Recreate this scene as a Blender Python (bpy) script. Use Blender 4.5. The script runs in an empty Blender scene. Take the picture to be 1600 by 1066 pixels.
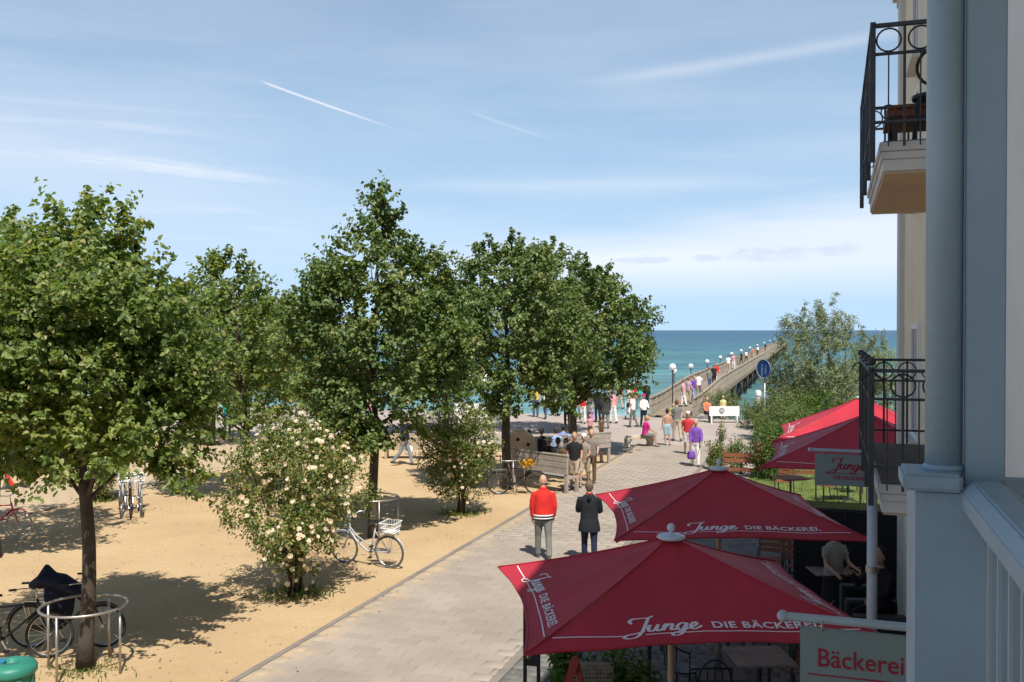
import bpy, bmesh, math, random
import numpy as np
from mathutils import Vector, Matrix, Euler
R = math.radians
rnd = random.Random(7)
scene = bpy.context.scene
col = scene.collection

# ------------------------------------------------------------------ camera, sky, sun, exposure
CAMZ = 4.8; F = 1500.0
cam = bpy.data.objects.new('camera', bpy.data.cameras.new('camera'))
col.objects.link(cam); scene.camera = cam
cam.location = (0, 0, CAMZ)
cam.rotation_euler = (R(90 - 0.65), 0, 0)
cam.data.sensor_width = 36; cam.data.lens = 36 * F / 1600
cam.data.clip_start = 0.05; cam.data.clip_end = 60000

SUN_EL = 56.0
TOSUN = Vector((0.259 * math.cos(R(SUN_EL)), -0.966 * math.cos(R(SUN_EL)), math.sin(R(SUN_EL))))
sun = bpy.data.objects.new('sun', bpy.data.lights.new('sun', 'SUN'))
col.objects.link(sun)
sun.rotation_euler = TOSUN.to_track_quat('Z', 'Y').to_euler()
sun.data.energy = 5.0; sun.data.angle = R(0.53); sun.data.color = (1.0, 0.95, 0.87)
scene.view_settings.view_transform = 'Standard'
scene.view_settings.look = 'None'
scene.view_settings.gamma = 1
scene.view_settings.exposure = 0.3

world = bpy.data.worlds.new('World'); scene.world = world
world.use_nodes = True
def build_world():
    nt = world.node_tree; N = nt.nodes; L = nt.links
    N.clear()
    out = N.new('ShaderNodeOutputWorld'); bg = N.new('ShaderNodeBackground')
    sky = N.new('ShaderNodeTexSky'); sky.sky_type = 'NISHITA'; sky.sun_disc = False
    sky.sun_elevation = R(SUN_EL); sky.sun_rotation = math.atan2(TOSUN.x, TOSUN.y)
    sky.altitude = 0; sky.air_density = 1.0; sky.dust_density = 0.6; sky.ozone_density = 2.0
    tc = N.new('ShaderNodeTexCoord'); sep = N.new('ShaderNodeSeparateXYZ')
    L.new(tc.outputs['Generated'], sep.inputs[0])
    def M(op, a, b=None, c=None, clamp=False):
        m = N.new('ShaderNodeMath'); m.operation = op; m.use_clamp = clamp
        for i, v in enumerate((a, b, c)):
            if v is None: continue
            if isinstance(v, (int, float)): m.inputs[i].default_value = v
            else: L.new(v, m.inputs[i])
        return m.outputs[0]
    X, Y, Z = sep.outputs
    az = M('ARCTAN2', X, Y)                 # azimuth from the sea direction, radians
    el = M('ARCSINE', Z)
    A = M('MULTIPLY', az, 1.0); E = el
    def noise(sx, sy, scale, detail=6, rough=0.55, off=0.0, dist=0.3):
        cb = N.new('ShaderNodeCombineXYZ')
        L.new(M('MULTIPLY', X, sx), cb.inputs[0]); L.new(M('MULTIPLY', Y, sx), cb.inputs[1])
        L.new(M('MULTIPLY_ADD', Z, sy, off), cb.inputs[2])
        t = N.new('ShaderNodeTexNoise'); t.inputs['Scale'].default_value = scale
        t.inputs['Detail'].default_value = detail; t.inputs['Roughness'].default_value = rough
        t.inputs['Distortion'].default_value = dist
        L.new(cb.outputs[0], t.inputs['Vector']); return t.outputs['Fac']
    def ramp(v, lo, hi):
        m = N.new('ShaderNodeMapRange'); m.interpolation_type = 'SMOOTHSTEP'
        L.new(v, m.inputs[0]); m.inputs[1].default_value = lo; m.inputs[2].default_value = hi
        return m.outputs[0]
    def gauss(v, c, w):
        d = M('DIVIDE', M('SUBTRACT', v, c), w)
        return M('POWER', 2.718, M('MULTIPLY', M('MULTIPLY', d, d), -1.0))
    # thin cirrus veil, in broad sheets
    veil = ramp(noise(1, 6, 1.6, 7, 0.55, 1.3), 0.42, 0.75)
    wisps = ramp(noise(1.0, 14, 3.0, 8, 0.6, 4.0, 0.6), 0.48, 0.78)
    # a long bank of pale cloud low over the sea to the right, its top edge sloping
    edge = M('MULTIPLY_ADD', A, 0.10, 0.118)
    bank = M('MULTIPLY', ramp(M('SUBTRACT', edge, M('ADD', E, M('MULTIPLY', noise(1, 8, 5, 6), 0.045))), -0.015, 0.035),
             ramp(A, -0.22, 0.08))
    bank = M('MULTIPLY', bank, ramp(E, 0.02, 0.075))
    st1 = M('MULTIPLY', M('MULTIPLY', gauss(E, 0.149, 0.007), ramp(A, -0.16, -0.02)), M('SUBTRACT', 1.0, ramp(A, 0.16, 0.33)))
    st1 = M('MULTIPLY', st1, M('ADD', 0.4, wisps))
    e2 = M('MULTIPLY_ADD', A, -0.0, 0.0)
    st2 = M('MULTIPLY', gauss(M('SUBTRACT', E, M('MULTIPLY_ADD', A, 0.09, 0.245)), 0.0, 0.006), M('MULTIPLY', ramp(A, 0.07, 0.16), M('SUBTRACT', 1.0, ramp(A, 0.33, 0.45))))
    left = M('MULTIPLY', gauss(M('ADD', A, M('MULTIPLY', E, 1.2)), -0.25, 0.20), gauss(E, 0.15, 0.06))
    left = M('MULTIPLY', left, M('ADD', 0.45, wisps))
    trail = M('MULTIPLY', gauss(M('SUBTRACT', E, M('MULTIPLY_ADD', A, -0.30, 0.1685)), 0.0, 0.0011),
              M('MULTIPLY', ramp(A, -0.258, -0.243), M('SUBTRACT', 1.0, ramp(A, -0.19, -0.105))))
    trail2 = M('MULTIPLY', gauss(M('SUBTRACT', E, M('MULTIPLY_ADD', A, -0.33, 0.2085)), 0.0, 0.0014),
               M('MULTIPLY', ramp(A, -0.05, -0.03), M('SUBTRACT', 1.0, ramp(A, 0.0, 0.06))))
    haze = M('POWER', 2.718, M('MULTIPLY', M('ABSOLUTE', E), -2.6))
    hz = N.new('ShaderNodeMixRGB'); hz.blend_type = 'MIX'
    L.new(M('MULTIPLY', haze, 0.88), hz.inputs[0]); L.new(sky.outputs[0], hz.inputs[1])
    hz.inputs[2].default_value = (7.0, 10.4, 14.4, 1)
    amt = M('ADD', M('MULTIPLY', veil, 0.15), M('MULTIPLY', wisps, 0.06))
    for v, k in ((bank, 0.55), (st1, 0.42), (st2, 0.20), (left, 0.55), (trail, 0.60), (trail2, 0.14)):
        amt = M('ADD', amt, M('MULTIPLY', v, k))
    amt = M('MULTIPLY', M('MINIMUM', amt, 0.85), M('SUBTRACT', 1.0, M('MULTIPLY', ramp(E, 0.35, 1.0), 0.8)))
    mx = N.new('ShaderNodeMixRGB'); L.new(amt, mx.inputs[0]); L.new(hz.outputs[0], mx.inputs[1])
    mx.inputs[2].default_value = (13.4, 13.4, 14.2, 1)
    # three small flat-bottomed grey clouds near the horizon
    puff = None
    cn = noise(1, 4, 55, 6, 0.65, 2.0, 0.4)
    for (a, e, wa, we) in ((0.135, 0.0725, 0.036, 0.0045), (0.262, 0.0765, 0.046, 0.008), (0.325, 0.079, 0.022, 0.0065), (0.2, 0.0735, 0.016, 0.004)):
        p = M('MULTIPLY', gauss(A, a, wa), gauss(E, e, we))
        puff = p if puff is None else M('MAXIMUM', puff, p)
    puff = M('MULTIPLY', ramp(M('MULTIPLY', puff, M('MULTIPLY', cn, M('MULTIPLY', cn, 3.2))), 0.16, 0.75), 0.6)
    mx2 = N.new('ShaderNodeMixRGB'); L.new(puff, mx2.inputs[0]); L.new(mx.outputs[0], mx2.inputs[1])
    mx2.inputs[2].default_value = (8.0, 9.4, 11.6, 1)
    L.new(mx2.outputs[0], bg.inputs[0]); bg.inputs[1].default_value = 0.065
    L.new(bg.outputs[0], out.inputs[0])
build_world()

# ------------------------------------------------------------------ helpers
TH = R(18.5); SN, CS = math.sin(TH), math.cos(TH)
def S(t, c, z=0.0):                       # street frame: t along the street, c across it (towards the houses)
    return Vector((t * SN + c * CS, t * CS - c * SN, z))
STREET_RZ = -TH
def G(px, d, z=0.0): return Vector(((px - 800) / F * d, d, z))
def gy(y): return CAMZ * F / (y - 516)    # distance of a ground point from its height in the photograph

def mat(name, c, rough=0.7, var=0.12, scale=6.0, bump=0.15, bscale=60.0, metal=0.0, spec=0.4, c2=None, trans=0.0, emit=None, coords='Object', coat=0.0):
    m = bpy.data.materials.get(name)
    if m: return m
    m = bpy.data.materials.new(name); m.use_nodes = True
    nt = m.node_tree; N = nt.nodes; L = nt.links
    p = N['Principled BSDF']
    p.inputs['Roughness'].default_value = rough; p.inputs['Metallic'].default_value = metal
    p.inputs['Specular IOR Level'].default_value = spec; p.inputs['Coat Weight'].default_value = coat
    tc = N.new('ShaderNodeTexCoord'); t = N.new('ShaderNodeTexNoise')
    t.inputs['Scale'].default_value = scale; t.inputs['Detail'].default_value = 6; t.inputs['Roughness'].default_value = 0.6
    L.new(tc.outputs[coords], t.inputs['Vector'])
    mx = N.new('ShaderNodeMixRGB'); mr = N.new('ShaderNodeMapRange')
    mr.inputs[1].default_value = 0.3; mr.inputs[2].default_value = 0.7
    L.new(t.outputs['Fac'], mr.inputs[0]); L.new(mr.outputs[0], mx.inputs[0])
    if c2 is None:
        mx.inputs[1].default_value = (*[max(0, v * (1 - var)) for v in c], 1)
        mx.inputs[2].default_value = (*[min(1, v * (1 + var)) for v in c], 1)
    else:
        mx.inputs[1].default_value = (*c, 1); mx.inputs[2].default_value = (*c2, 1)
    L.new(mx.outputs[0], p.inputs['Base Color'])
    if bump:
        t2 = N.new('ShaderNodeTexNoise'); t2.inputs['Scale'].default_value = bscale; t2.inputs['Detail'].default_value = 4
        L.new(tc.outputs[coords], t2.inputs['Vector'])
        b = N.new('ShaderNodeBump'); b.inputs['Strength'].default_value = bump; b.inputs['Distance'].default_value = 0.01
        L.new(t2.outputs['Fac'], b.inputs['Height']); L.new(b.outputs[0], p.inputs['Normal'])
    if trans:
        tr = N.new('ShaderNodeBsdfTranslucent'); L.new(mx.outputs[0], tr.inputs[0])
        ms = N.new('ShaderNodeMixShader'); ms.inputs[0].default_value = trans
        L.new(p.outputs[0], ms.inputs[1]); L.new(tr.outputs[0], ms.inputs[2])
        L.new(ms.outputs[0], N['Material Output'].inputs[0])
    return m

def leafmat(name, stops, trans=0.35, rough=0.45, patch=None):
    m = bpy.data.materials.new(name); m.use_nodes = True
    nt = m.node_tree; N = nt.nodes; L = nt.links
    p = N['Principled BSDF']; p.inputs['Roughness'].default_value = rough
    p.inputs['Specular IOR Level'].default_value = 0.35
    g = N.new('ShaderNodeNewGeometry'); r = N.new('ShaderNodeValToRGB')
    L.new(g.outputs['Random Per Island'], r.inputs[0])
    el = r.color_ramp.elements
    while len(el) > 1: el.remove(el[-1])
    el[0].position = stops[0][0]; el[0].color = (*stops[0][1], 1)
    for s, c in stops[1:]:
        e = el.new(s); e.color = (*c, 1)
    src = r.outputs[0]
    tc = N.new('ShaderNodeTexCoord'); t = N.new('ShaderNodeTexNoise'); t.inputs['Scale'].default_value = 0.9
    L.new(tc.outputs['Object'], t.inputs['Vector'])
    mr = N.new('ShaderNodeMapRange'); mr.inputs[1].default_value = 0.5; mr.inputs[2].default_value = 0.68
    L.new(t.outputs['Fac'], mr.inputs[0])
    mx = N.new('ShaderNodeMixRGB'); mx.blend_type = 'MULTIPLY'
    L.new(mr.outputs[0], mx.inputs[0]); L.new(src, mx.inputs[1]); mx.inputs[2].default_value = (*(patch or (1.22, 1.1, 0.88)), 1)
    L.new(mx.outputs[0], p.inputs['Base Color'])
    tr = N.new('ShaderNodeBsdfTranslucent')
    m2 = N.new('ShaderNodeMixRGB'); m2.blend_type = 'MULTIPLY'; m2.inputs[0].default_value = 1
    L.new(mx.outputs[0], m2.inputs[1]); m2.inputs[2].default_value = (1.6, 1.7, 0.7, 1)
    L.new(m2.outputs[0], tr.inputs[0])
    ms = N.new('ShaderNodeMixShader'); ms.inputs[0].default_value = trans
    L.new(p.outputs[0], ms.inputs[1]); L.new(tr.outputs[0], ms.inputs[2])
    L.new(ms.outputs[0], N['Material Output'].inputs[0])
    return m

class MB:
    def __init__(s): s.v = []; s.f = []; s.m = []; s.mi = 0
    def _add(s, vs, fs):
        o = len(s.v); s.v.extend([tuple(v) for v in vs])
        for f in fs: s.f.append([i + o for i in f]); s.m.append(s.mi)
        return s
    def box(s, c, d, rz=0.0, M=None):
        x, y, z = [k / 2 for k in d]
        q = [Vector((a * x, b * y, e * z)) for e in (-1, 1) for a, b in ((-1, -1), (1, -1), (1, 1), (-1, 1))]
        rm = M if M is not None else Matrix.Rotation(rz, 3, 'Z')
        q = [rm @ v + Vector(c) for v in q]
        return s._add(q, [(3, 2, 1, 0), (4, 5, 6, 7), (0, 1, 5, 4), (1, 2, 6, 5), (2, 3, 7, 6), (3, 0, 4, 7)])
    def bar(s, a, b, w, h, up=(0, 0, 1)):      # rectangular bar from a to b
        a = Vector(a); b = Vector(b); d = (b - a); l = d.length; d.normalize()
        u = Vector(up); x = d.cross(u)
        if x.length < 1e-4: x = d.cross(Vector((1, 0, 0)))
        x.normalize(); z = x.cross(d)
        M = Matrix((x, d, z)).transposed()
        return s.box((a + b) / 2, (w, l, h), M=M)
    def tube(s, pts, r, n=8, cap=True, flat=None):
        pts = [Vector(p) for p in pts]
        if isinstance(r, (int, float)): r = [r] * len(pts)
        T = []
        for i in range(len(pts)):
            d = pts[min(i + 1, len(pts) - 1)] - pts[max(i - 1, 0)]
            T.append(d.normalized() if d.length > 1e-9 else Vector((0, 0, 1)))
        ref = Vector((0, 0, 1)) if abs(T[0].z) < 0.9 else Vector((1, 0, 0))
        vs = []
        x = T[0].cross(ref).normalized()
        for p, t, rr in zip(pts, T, r):
            x = (x - t * x.dot(t)).normalized(); y = t.cross(x)
            ra, rb = rr if isinstance(rr, (tuple, list)) else (rr, rr)
            for k in range(n):
                a = 2 * math.pi * k / n
                vs.append(p + x * (ra * math.cos(a)) + y * (rb * math.sin(a)))
        fs = [(i * n + k, i * n + (k + 1) % n, (i + 1) * n + (k + 1) % n, (i + 1) * n + k) for i in range(len(pts) - 1) for k in range(n)]
        if cap:
            fs.append(tuple(range(n))[::-1]); fs.append(tuple((len(pts) - 1) * n + k for k in range(n)))
        return s._add(vs, fs)
    def cyl(s, a, b, r, r2=None, n=12): return s.tube([a, b], [r, r if r2 is None else r2], n)
    def ring(s, c, rad, r, axis=(0, 0, 1), n=24, m=6, a0=0, a1=None, up=None):
        ax = Vector(axis).normalized(); x = ax.orthogonal().normalized() if up is None else Vector(up).normalized()
        y = ax.cross(x); c = Vector(c)
        full = a1 is None
        a1 = 2 * math.pi if full else a1
        k = n if full else n + 1
        vs = []
        for i in range(k):
            a = a0 + (a1 - a0) * i / n
            d = x * math.cos(a) + y * math.sin(a)
            for j in range(m):
                b = 2 * math.pi * j / m
                vs.append(c + d * (rad + r * math.cos(b)) + ax * (r * math.sin(b)))
        fs = []
        for i in range(n):
            for j in range(m):
                i2 = (i + 1) % k
                fs.append((i * m + j, i2 * m + j, i2 * m + (j + 1) % m, i * m + (j + 1) % m))
        return s._add(vs, fs)
    def lathe(s, prof, c=(0, 0, 0), n=20):
        c = Vector(c); vs = []
        for r, z in prof:
            for k in range(n):
                a = 2 * math.pi * k / n; vs.append(c + Vector((r * math.cos(a), r * math.sin(a), z)))
        fs = [(i * n + k, i * n + (k + 1) % n, (i + 1) * n + (k + 1) % n, (i + 1) * n + k) for i in range(len(prof) - 1) for k in range(n)]
        fs.append(tuple(range(n))[::-1]); fs.append(tuple((len(prof) - 1) * n + k for k in range(n)))
        return s._add(vs, fs)
    def ball(s, c, r, n=12, sc=(1, 1, 1)):
        m = n // 2 + 1
        c = Vector(c); vs = []
        for i in range(m + 1):
            a = math.pi * i / m; a = min(max(a, 0.02), math.pi - 0.02)
            for k in range(n):
                b = 2 * math.pi * k / n
                vs.append(c + Vector((r * sc[0] * math.sin(a) * math.cos(b), r * sc[1] * math.sin(a) * math.sin(b), -r * sc[2] * math.cos(a))))
        fs = [(i * n + k, i * n + (k + 1) % n, (i + 1) * n + (k + 1) % n, (i + 1) * n + k) for i in range(m) for k in range(n)]
        return s._add(vs, fs)
    def poly(s, pts, z0, z1):                 # vertical prism over a plan outline
        n = len(pts)
        vs = [(p[0], p[1], z0) for p in pts] + [(p[0], p[1], z1) for p in pts]
        fs = [tuple(range(n))[::-1], tuple(range(n, 2 * n))] + [(i, (i + 1) % n, n + (i + 1) % n, n + i) for i in range(n)]
        return s._add(vs, fs)
    def extr(s, prof, a, b):                  # profile of 3D points at a, swept to b - a
        n = len(prof); d = Vector(b) - Vector(a)
        vs = [Vector(p) for p in prof] + [Vector(p) + d for p in prof]
        fs = [tuple(range(n)), tuple(range(n, 2 * n))[::-1]] + [(i, n + i, n + (i + 1) % n, (i + 1) % n) for i in range(n)]
        return s._add(vs, fs)
    def build(s, name, mats, parent=None, smooth=False, bevel=0.0, kind=None, label=None, remesh=None, loc=None, rz=None, auto=None):
        me = bpy.data.meshes.new(name); me.from_pydata(s.v, [], s.f)
        mats = mats if isinstance(mats, (list, tuple)) else [mats]
        for m in mats: me.materials.append(m)
        if len(mats) > 1:
            for p, i in zip(me.polygons, s.m): p.material_index = i
        if bevel:
            bm = bmesh.new(); bm.from_mesh(me)
            es = [e for e in bm.edges if len(e.link_faces) == 2 and e.calc_face_angle(0) > 0.7]
            bmesh.ops.bevel(bm, geom=es, offset=bevel, segments=2, affect='EDGES', clamp_overlap=True)
            bmesh.ops.recalc_face_normals(bm, faces=bm.faces); bm.to_mesh(me); bm.free()
        else:
            bm = bmesh.new(); bm.from_mesh(me); bmesh.ops.recalc_face_normals(bm, faces=bm.faces); bm.to_mesh(me); bm.free()
        o = bpy.data.objects.new(name, me); col.objects.link(o)
        if remesh:
            md = o.modifiers.new('r', 'REMESH'); md.mode = 'VOXEL'; md.voxel_size = remesh
            sm = o.modifiers.new('s', 'SMOOTH'); sm.factor = 0.5; sm.iterations = 3
            dg = bpy.context.evaluated_depsgraph_get()
            nm = bpy.data.meshes.new_from_object(o.evaluated_get(dg)); nm.name = name
            o.modifiers.clear(); o.data = nm
            nm.materials.clear()
            for m in mats: nm.materials.append(m)
            smooth = True
        if smooth:
            o.data.polygons.foreach_set('use_smooth', [True] * len(o.data.polygons))
        if parent: o.parent = parent
        if loc is not None: o.location = loc
        if rz is not None: o.rotation_euler = (0, 0, rz)
        if kind: o['kind'] = kind
        if label: o['label'] = label
        return o

def tag(o, label, cat, group=None, kind=None):
    if label: o['label'] = label
    if cat: o['category'] = cat
    if group: o['group'] = group
    if kind: o['kind'] = kind
    return o
def thing(name, loc, rz, label, cat, group=None):
    o = bpy.data.objects.new(name, None); col.objects.link(o)
    o.location = loc; o.rotation_euler = (0, 0, rz); o.empty_display_size = 0.2
    return tag(o, label, cat, group)
def copy_tree(o, loc=None, rz=None, label=None, parent=None, scale=None):
    c = o.copy(); col.objects.link(c)
    if parent is not None: c.parent = parent
    if loc is not None: c.location = loc
    if rz is not None: c.rotation_euler = (0, 0, rz)
    if scale is not None: c.scale = (scale,) * 3
    if label: c['label'] = label
    for ch in KIDS.get(o.name, []): copy_tree(ch, parent=c)
    return c
KIDS = {}
def index_kids():
    KIDS.clear()
    for o in bpy.data.objects:
        if o.parent: KIDS.setdefault(o.parent.name, []).append(o)
def at(o, loc):
    o.location = loc; return o

def np_mesh(name, V, Fq, material, parent=None, kind=None, mats=None, midx=None):
    """V (n,3) array, Fq (m,4) quads"""
    me = bpy.data.meshes.new(name)
    me.vertices.add(len(V)); me.vertices.foreach_set('co', np.asarray(V, np.float32).ravel())
    k = Fq.shape[1]
    me.loops.add(Fq.size); me.loops.foreach_set('vertex_index', Fq.ravel().astype(np.int32))
    me.polygons.add(len(Fq)); me.polygons.foreach_set('loop_start', np.arange(0, Fq.size, k, dtype=np.int32))
    me.polygons.foreach_set('loop_total', np.full(len(Fq), k, np.int32))
    for m in (mats or [material]): me.materials.append(m)
    if midx is not None: me.polygons.foreach_set('material_index', midx.astype(np.int32))
    me.update(calc_edges=True)
    o = bpy.data.objects.new(name, me); col.objects.link(o)
    if parent: o.parent = parent
    if kind: o['kind'] = kind
    return o

def text_geo(s, size=1.0, bold=0.0, align='LEFT', space=1.0):
    cu = bpy.data.curves.new('lettering', 'FONT'); cu.body = s; cu.size = size; cu.offset = bold; cu.align_x = align
    cu.space_character = space; cu.resolution_u = 3
    o = bpy.data.objects.new('lettering', cu); col.objects.link(o)
    dg = bpy.context.evaluated_depsgraph_get(); dg.update()
    me = bpy.data.meshes.new_from_object(o.evaluated_get(dg))
    vs = [v.co.copy() for v in me.vertices]; fs = [tuple(p.vertices) for p in me.polygons]
    bpy.data.objects.remove(o); bpy.data.meshes.remove(me); bpy.data.curves.remove(cu)
    return vs, fs

def spline(pts, n=8):
    P = [Vector((p[0], p[1])) for p in pts]; P = [P[0]] + P + [P[-1]]; o = []
    for i in range(1, len(P) - 2):
        for k in range(n):
            t = k / n; a, b, c, d = P[i - 1], P[i], P[i + 1], P[i + 2]
            o.append(0.5 * ((2 * b) + (-a + c) * t + (2 * a - 5 * b + 4 * c - d) * t * t + (-a + 3 * b - 3 * c + d) * t ** 3))
    o.append(P[-2]); return o
SCRIPT = [
 [(-.55,1.35),(-.75,1.65),(-.45,2.0),(.2,2.1),(.9,2.15),(1.35,2.35)],
 [(.95,2.15),(.65,1.2),(.3,.1),(-.15,-.75),(-.8,-1.0),(-1.3,-.75),(-1.0,-.4),(-.2,-.15),(.55,.1)],
 [(.75,.5),(1.0,1.0),(.85,.35),(1.0,.02),(1.35,.2),(1.7,.95),(1.72,.98),(1.55,.3),(1.75,.02),(2.1,.35)],
 [(2.1,.5),(2.4,1.0),(2.35,.7),(2.12,0.0)],
 [(2.2,.3),(2.65,.9),(2.95,.92),(2.9,.55),(2.82,.12),(3.05,.02),(3.3,.25)],
 [(4.2,.85),(3.8,1.0),(3.4,.6),(3.42,.1),(3.75,.05),(4.1,.6),(4.25,1.0)],
 [(4.25,1.0),(4.0,.0),(3.6,-.8),(3.05,-.95),(2.95,-.6),(3.7,-.2),(4.4,.2)],
 [(4.4,.2),(4.85,.45),(5.1,.8),(4.9,1.02),(4.6,.7),(4.58,.2),(4.85,.0),(5.25,.2),(5.5,.45)],
]
def script_geo(x0, y0, k, w=0.16):
    """handwritten word as ribbons; k is the x-height"""
    vs, fs = [], []
    for st in SCRIPT:
        q = spline(st, 6); o = len(vs)
        for i, p in enumerate(q):
            d = (q[min(i + 1, len(q) - 1)] - q[max(i - 1, 0)])
            d = d.normalized() if d.length > 1e-6 else Vector((1, 0))
            nn = Vector((-d.y, d.x))
            ww = w * (0.45 + 0.75 * abs(d.y)) * (0.6 if i in (0, len(q) - 1) else 1)
            for sg in (1, -1):
                e = p + nn * ww * 0.5 * sg
                vs.append(Vector((x0 + (e.x + 0.12 * e.y) * k, y0 + e.y * k, 0)))
        for i in range(len(q) - 1):
            fs.append((o + 2 * i, o + 2 * i + 1, o + 2 * i + 3, o + 2 * i + 2))
    return vs, fs
# ------------------------------------------------------------------ ground, paths, beach and sea
def stone_mat(name, c, var=0.2, spill=False):
    m = bpy.data.materials.new(name); m.use_nodes = True
    nt = m.node_tree; N = nt.nodes; L = nt.links; p = N['Principled BSDF']
    p.inputs['Roughness'].default_value = 0.85; p.inputs['Specular IOR Level'].default_value = 0.25
    g = N.new('ShaderNodeNewGeometry'); oi = N.new('ShaderNodeObjectInfo')
    a = N.new('ShaderNodeMath'); a.operation = 'ADD'; L.new(g.outputs['Random Per Island'], a.inputs[0]); L.new(oi.outputs['Random'], a.inputs[1])
    fr = N.new('ShaderNodeMath'); fr.operation = 'FRACT'; L.new(a.outputs[0], fr.inputs[0])
    r = N.new('ShaderNodeValToRGB'); L.new(fr.outputs[0], r.inputs[0])
    e = r.color_ramp.elements
    e[0].color = (c[0] * (1 - var), c[1] * (1 - var), c[2] * (1 - var), 1); e[1].color = (c[0] * (1 + var), c[1] * (1 + var * .9), c[2] * (1 + var * .8), 1)
    t = N.new('ShaderNodeTexNoise'); t.inputs['Scale'].default_value = 0.55; t.inputs['Detail'].default_value = 8
    L.new(g.outputs['Position'], t.inputs['Vector'])
    mr = N.new('ShaderNodeMapRange'); mr.inputs[1].default_value = 0.35; mr.inputs[2].default_value = 0.7; mr.inputs[3].default_value = 0.9; mr.inputs[4].default_value = 1.07
    L.new(t.outputs['Fac'], mr.inputs[0])
    mx = N.new('ShaderNodeMixRGB'); mx.blend_type = 'MULTIPLY'; mx.inputs[0].default_value = 1
    L.new(r.outputs[0], mx.inputs[1]); L.new(mr.outputs[0], mx.inputs[2])
    # a few dropped spots and stains
    sp = N.new('ShaderNodeTexNoise'); sp.inputs['Scale'].default_value = 9; sp.inputs['Detail'].default_value = 3
    L.new(g.outputs['Position'], sp.inputs['Vector'])
    m2 = N.new('ShaderNodeMapRange'); m2.inputs[1].default_value = 0.66; m2.inputs[2].default_value = 0.74; m2.inputs[3].default_value = 0; m2.inputs[4].default_value = 0.18
    L.new(sp.outputs['Fac'], m2.inputs[0])
    m3 = N.new('ShaderNodeMixRGB'); L.new(m2.outputs[0], m3.inputs[0]); L.new(mx.outputs[0], m3.inputs[1]); m3.inputs[2].default_value = (c[0] * .5, c[1] * .48, c[2] * .45, 1)
    src = m3.outputs[0]
    if spill:     # blown sand lying on the stones next to the court
        dt = N.new('ShaderNodeVectorMath'); dt.operation = 'DOT_PRODUCT'; L.new(g.outputs['Position'], dt.inputs[0]); dt.inputs[1].default_value = (CS, -SN, 0)
        sn = N.new('ShaderNodeTexNoise'); sn.inputs['Scale'].default_value = 1.6; sn.inputs['Detail'].default_value = 8; sn.inputs['Roughness'].default_value = .7; L.new(g.outputs['Position'], sn.inputs['Vector'])
        q = N.new('ShaderNodeMath'); q.operation = 'MULTIPLY_ADD'; L.new(sn.outputs['Fac'], q.inputs[0]); q.inputs[1].default_value = -1.9; L.new(dt.outputs['Value'], q.inputs[2])
        k = N.new('ShaderNodeMapRange'); L.new(q.outputs[0], k.inputs[0]); k.inputs[1].default_value = -8.75; k.inputs[2].default_value = -8.15; k.inputs[3].default_value = .7; k.inputs[4].default_value = 0
        m4 = N.new('ShaderNodeMixRGB'); L.new(k.outputs[0], m4.inputs[0]); L.new(src, m4.inputs[1]); m4.inputs[2].default_value = (.50, .37, .22, 1); src = m4.outputs[0]
    L.new(src, p.inputs['Base Color'])
    n2 = N.new('ShaderNodeTexNoise'); n2.inputs['Scale'].default_value = 90; L.new(g.outputs['Position'], n2.inputs['Vector'])
    b = N.new('ShaderNodeBump'); b.inputs['Strength'].default_value = 0.25; b.inputs['Distance'].default_value = 0.01
    L.new(n2.outputs['Fac'], b.inputs['Height']); L.new(b.outputs[0], p.inputs['Normal'])
    return m

def sand_mat():
    m = bpy.data.materials.new('sand'); m.use_nodes = True
    nt = m.node_tree; N = nt.nodes; L = nt.links; p = N['Principled BSDF']
    p.inputs['Roughness'].default_value = 0.95; p.inputs['Specular IOR Level'].default_value = 0.15
    tc = N.new('ShaderNodeTexCoord')
    def nz(s, d=6, r=.6):
        t = N.new('ShaderNodeTexNoise'); t.inputs['Scale'].default_value = s; t.inputs['Detail'].default_value = d; t.inputs['Roughness'].default_value = r
        L.new(tc.outputs['Object'], t.inputs['Vector']); return t.outputs['Fac']
    r = N.new('ShaderNodeValToRGB'); L.new(nz(0.35), r.inputs[0])
    e = r.color_ramp.elements; e[0].position = .35; e[0].color = (.51, .355, .195, 1); e[1].position = .68; e[1].color = (.60, .435, .25, 1)
    r2 = N.new('ShaderNodeMapRange'); L.new(nz(38, 5, .75), r2.inputs[0]); r2.inputs[1].default_value = .3; r2.inputs[2].default_value = .75; r2.inputs[3].default_value = .8; r2.inputs[4].default_value = 1.18
    mx = N.new('ShaderNodeMixRGB'); mx.blend_type = 'MULTIPLY'; mx.inputs[0].default_value = 1
    L.new(r.outputs[0], mx.inputs[1]); L.new(r2.outputs[0], mx.inputs[2])
    r3 = N.new('ShaderNodeMapRange'); L.new(nz(2.2, 8, .7), r3.inputs[0]); r3.inputs[1].default_value = .6; r3.inputs[2].default_value = .72; r3.inputs[3].default_value = 0; r3.inputs[4].default_value = .26
    m2 = N.new('ShaderNodeMixRGB'); L.new(r3.outputs[0], m2.inputs[0]); L.new(mx.outputs[0], m2.inputs[1]); m2.inputs[2].default_value = (.30, .21, .12, 1)
    L.new(m2.outputs[0], p.inputs['Base Color'])
    b = N.new('ShaderNodeBump'); b.inputs['Strength'].default_value = .8; b.inputs['Distance'].default_value = .035
    a = N.new('ShaderNodeMath'); a.operation = 'ADD'; L.new(nz(5, 6, .65), a.inputs[0]); L.new(nz(45), a.inputs[1])
    L.new(a.outputs[0], b.inputs['Height']); L.new(b.outputs[0], p.inputs['Normal'])
    return m
M_SAND = sand_mat()
M_PAVE = stone_mat('paving_stone', (.345, .292, .243), .075, True)
M_PAVE2 = stone_mat('far_paving', (.37, .31, .275), .1)
M_TERR = stone_mat('terrace_stone', (.17, .165, .15), .2)
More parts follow.
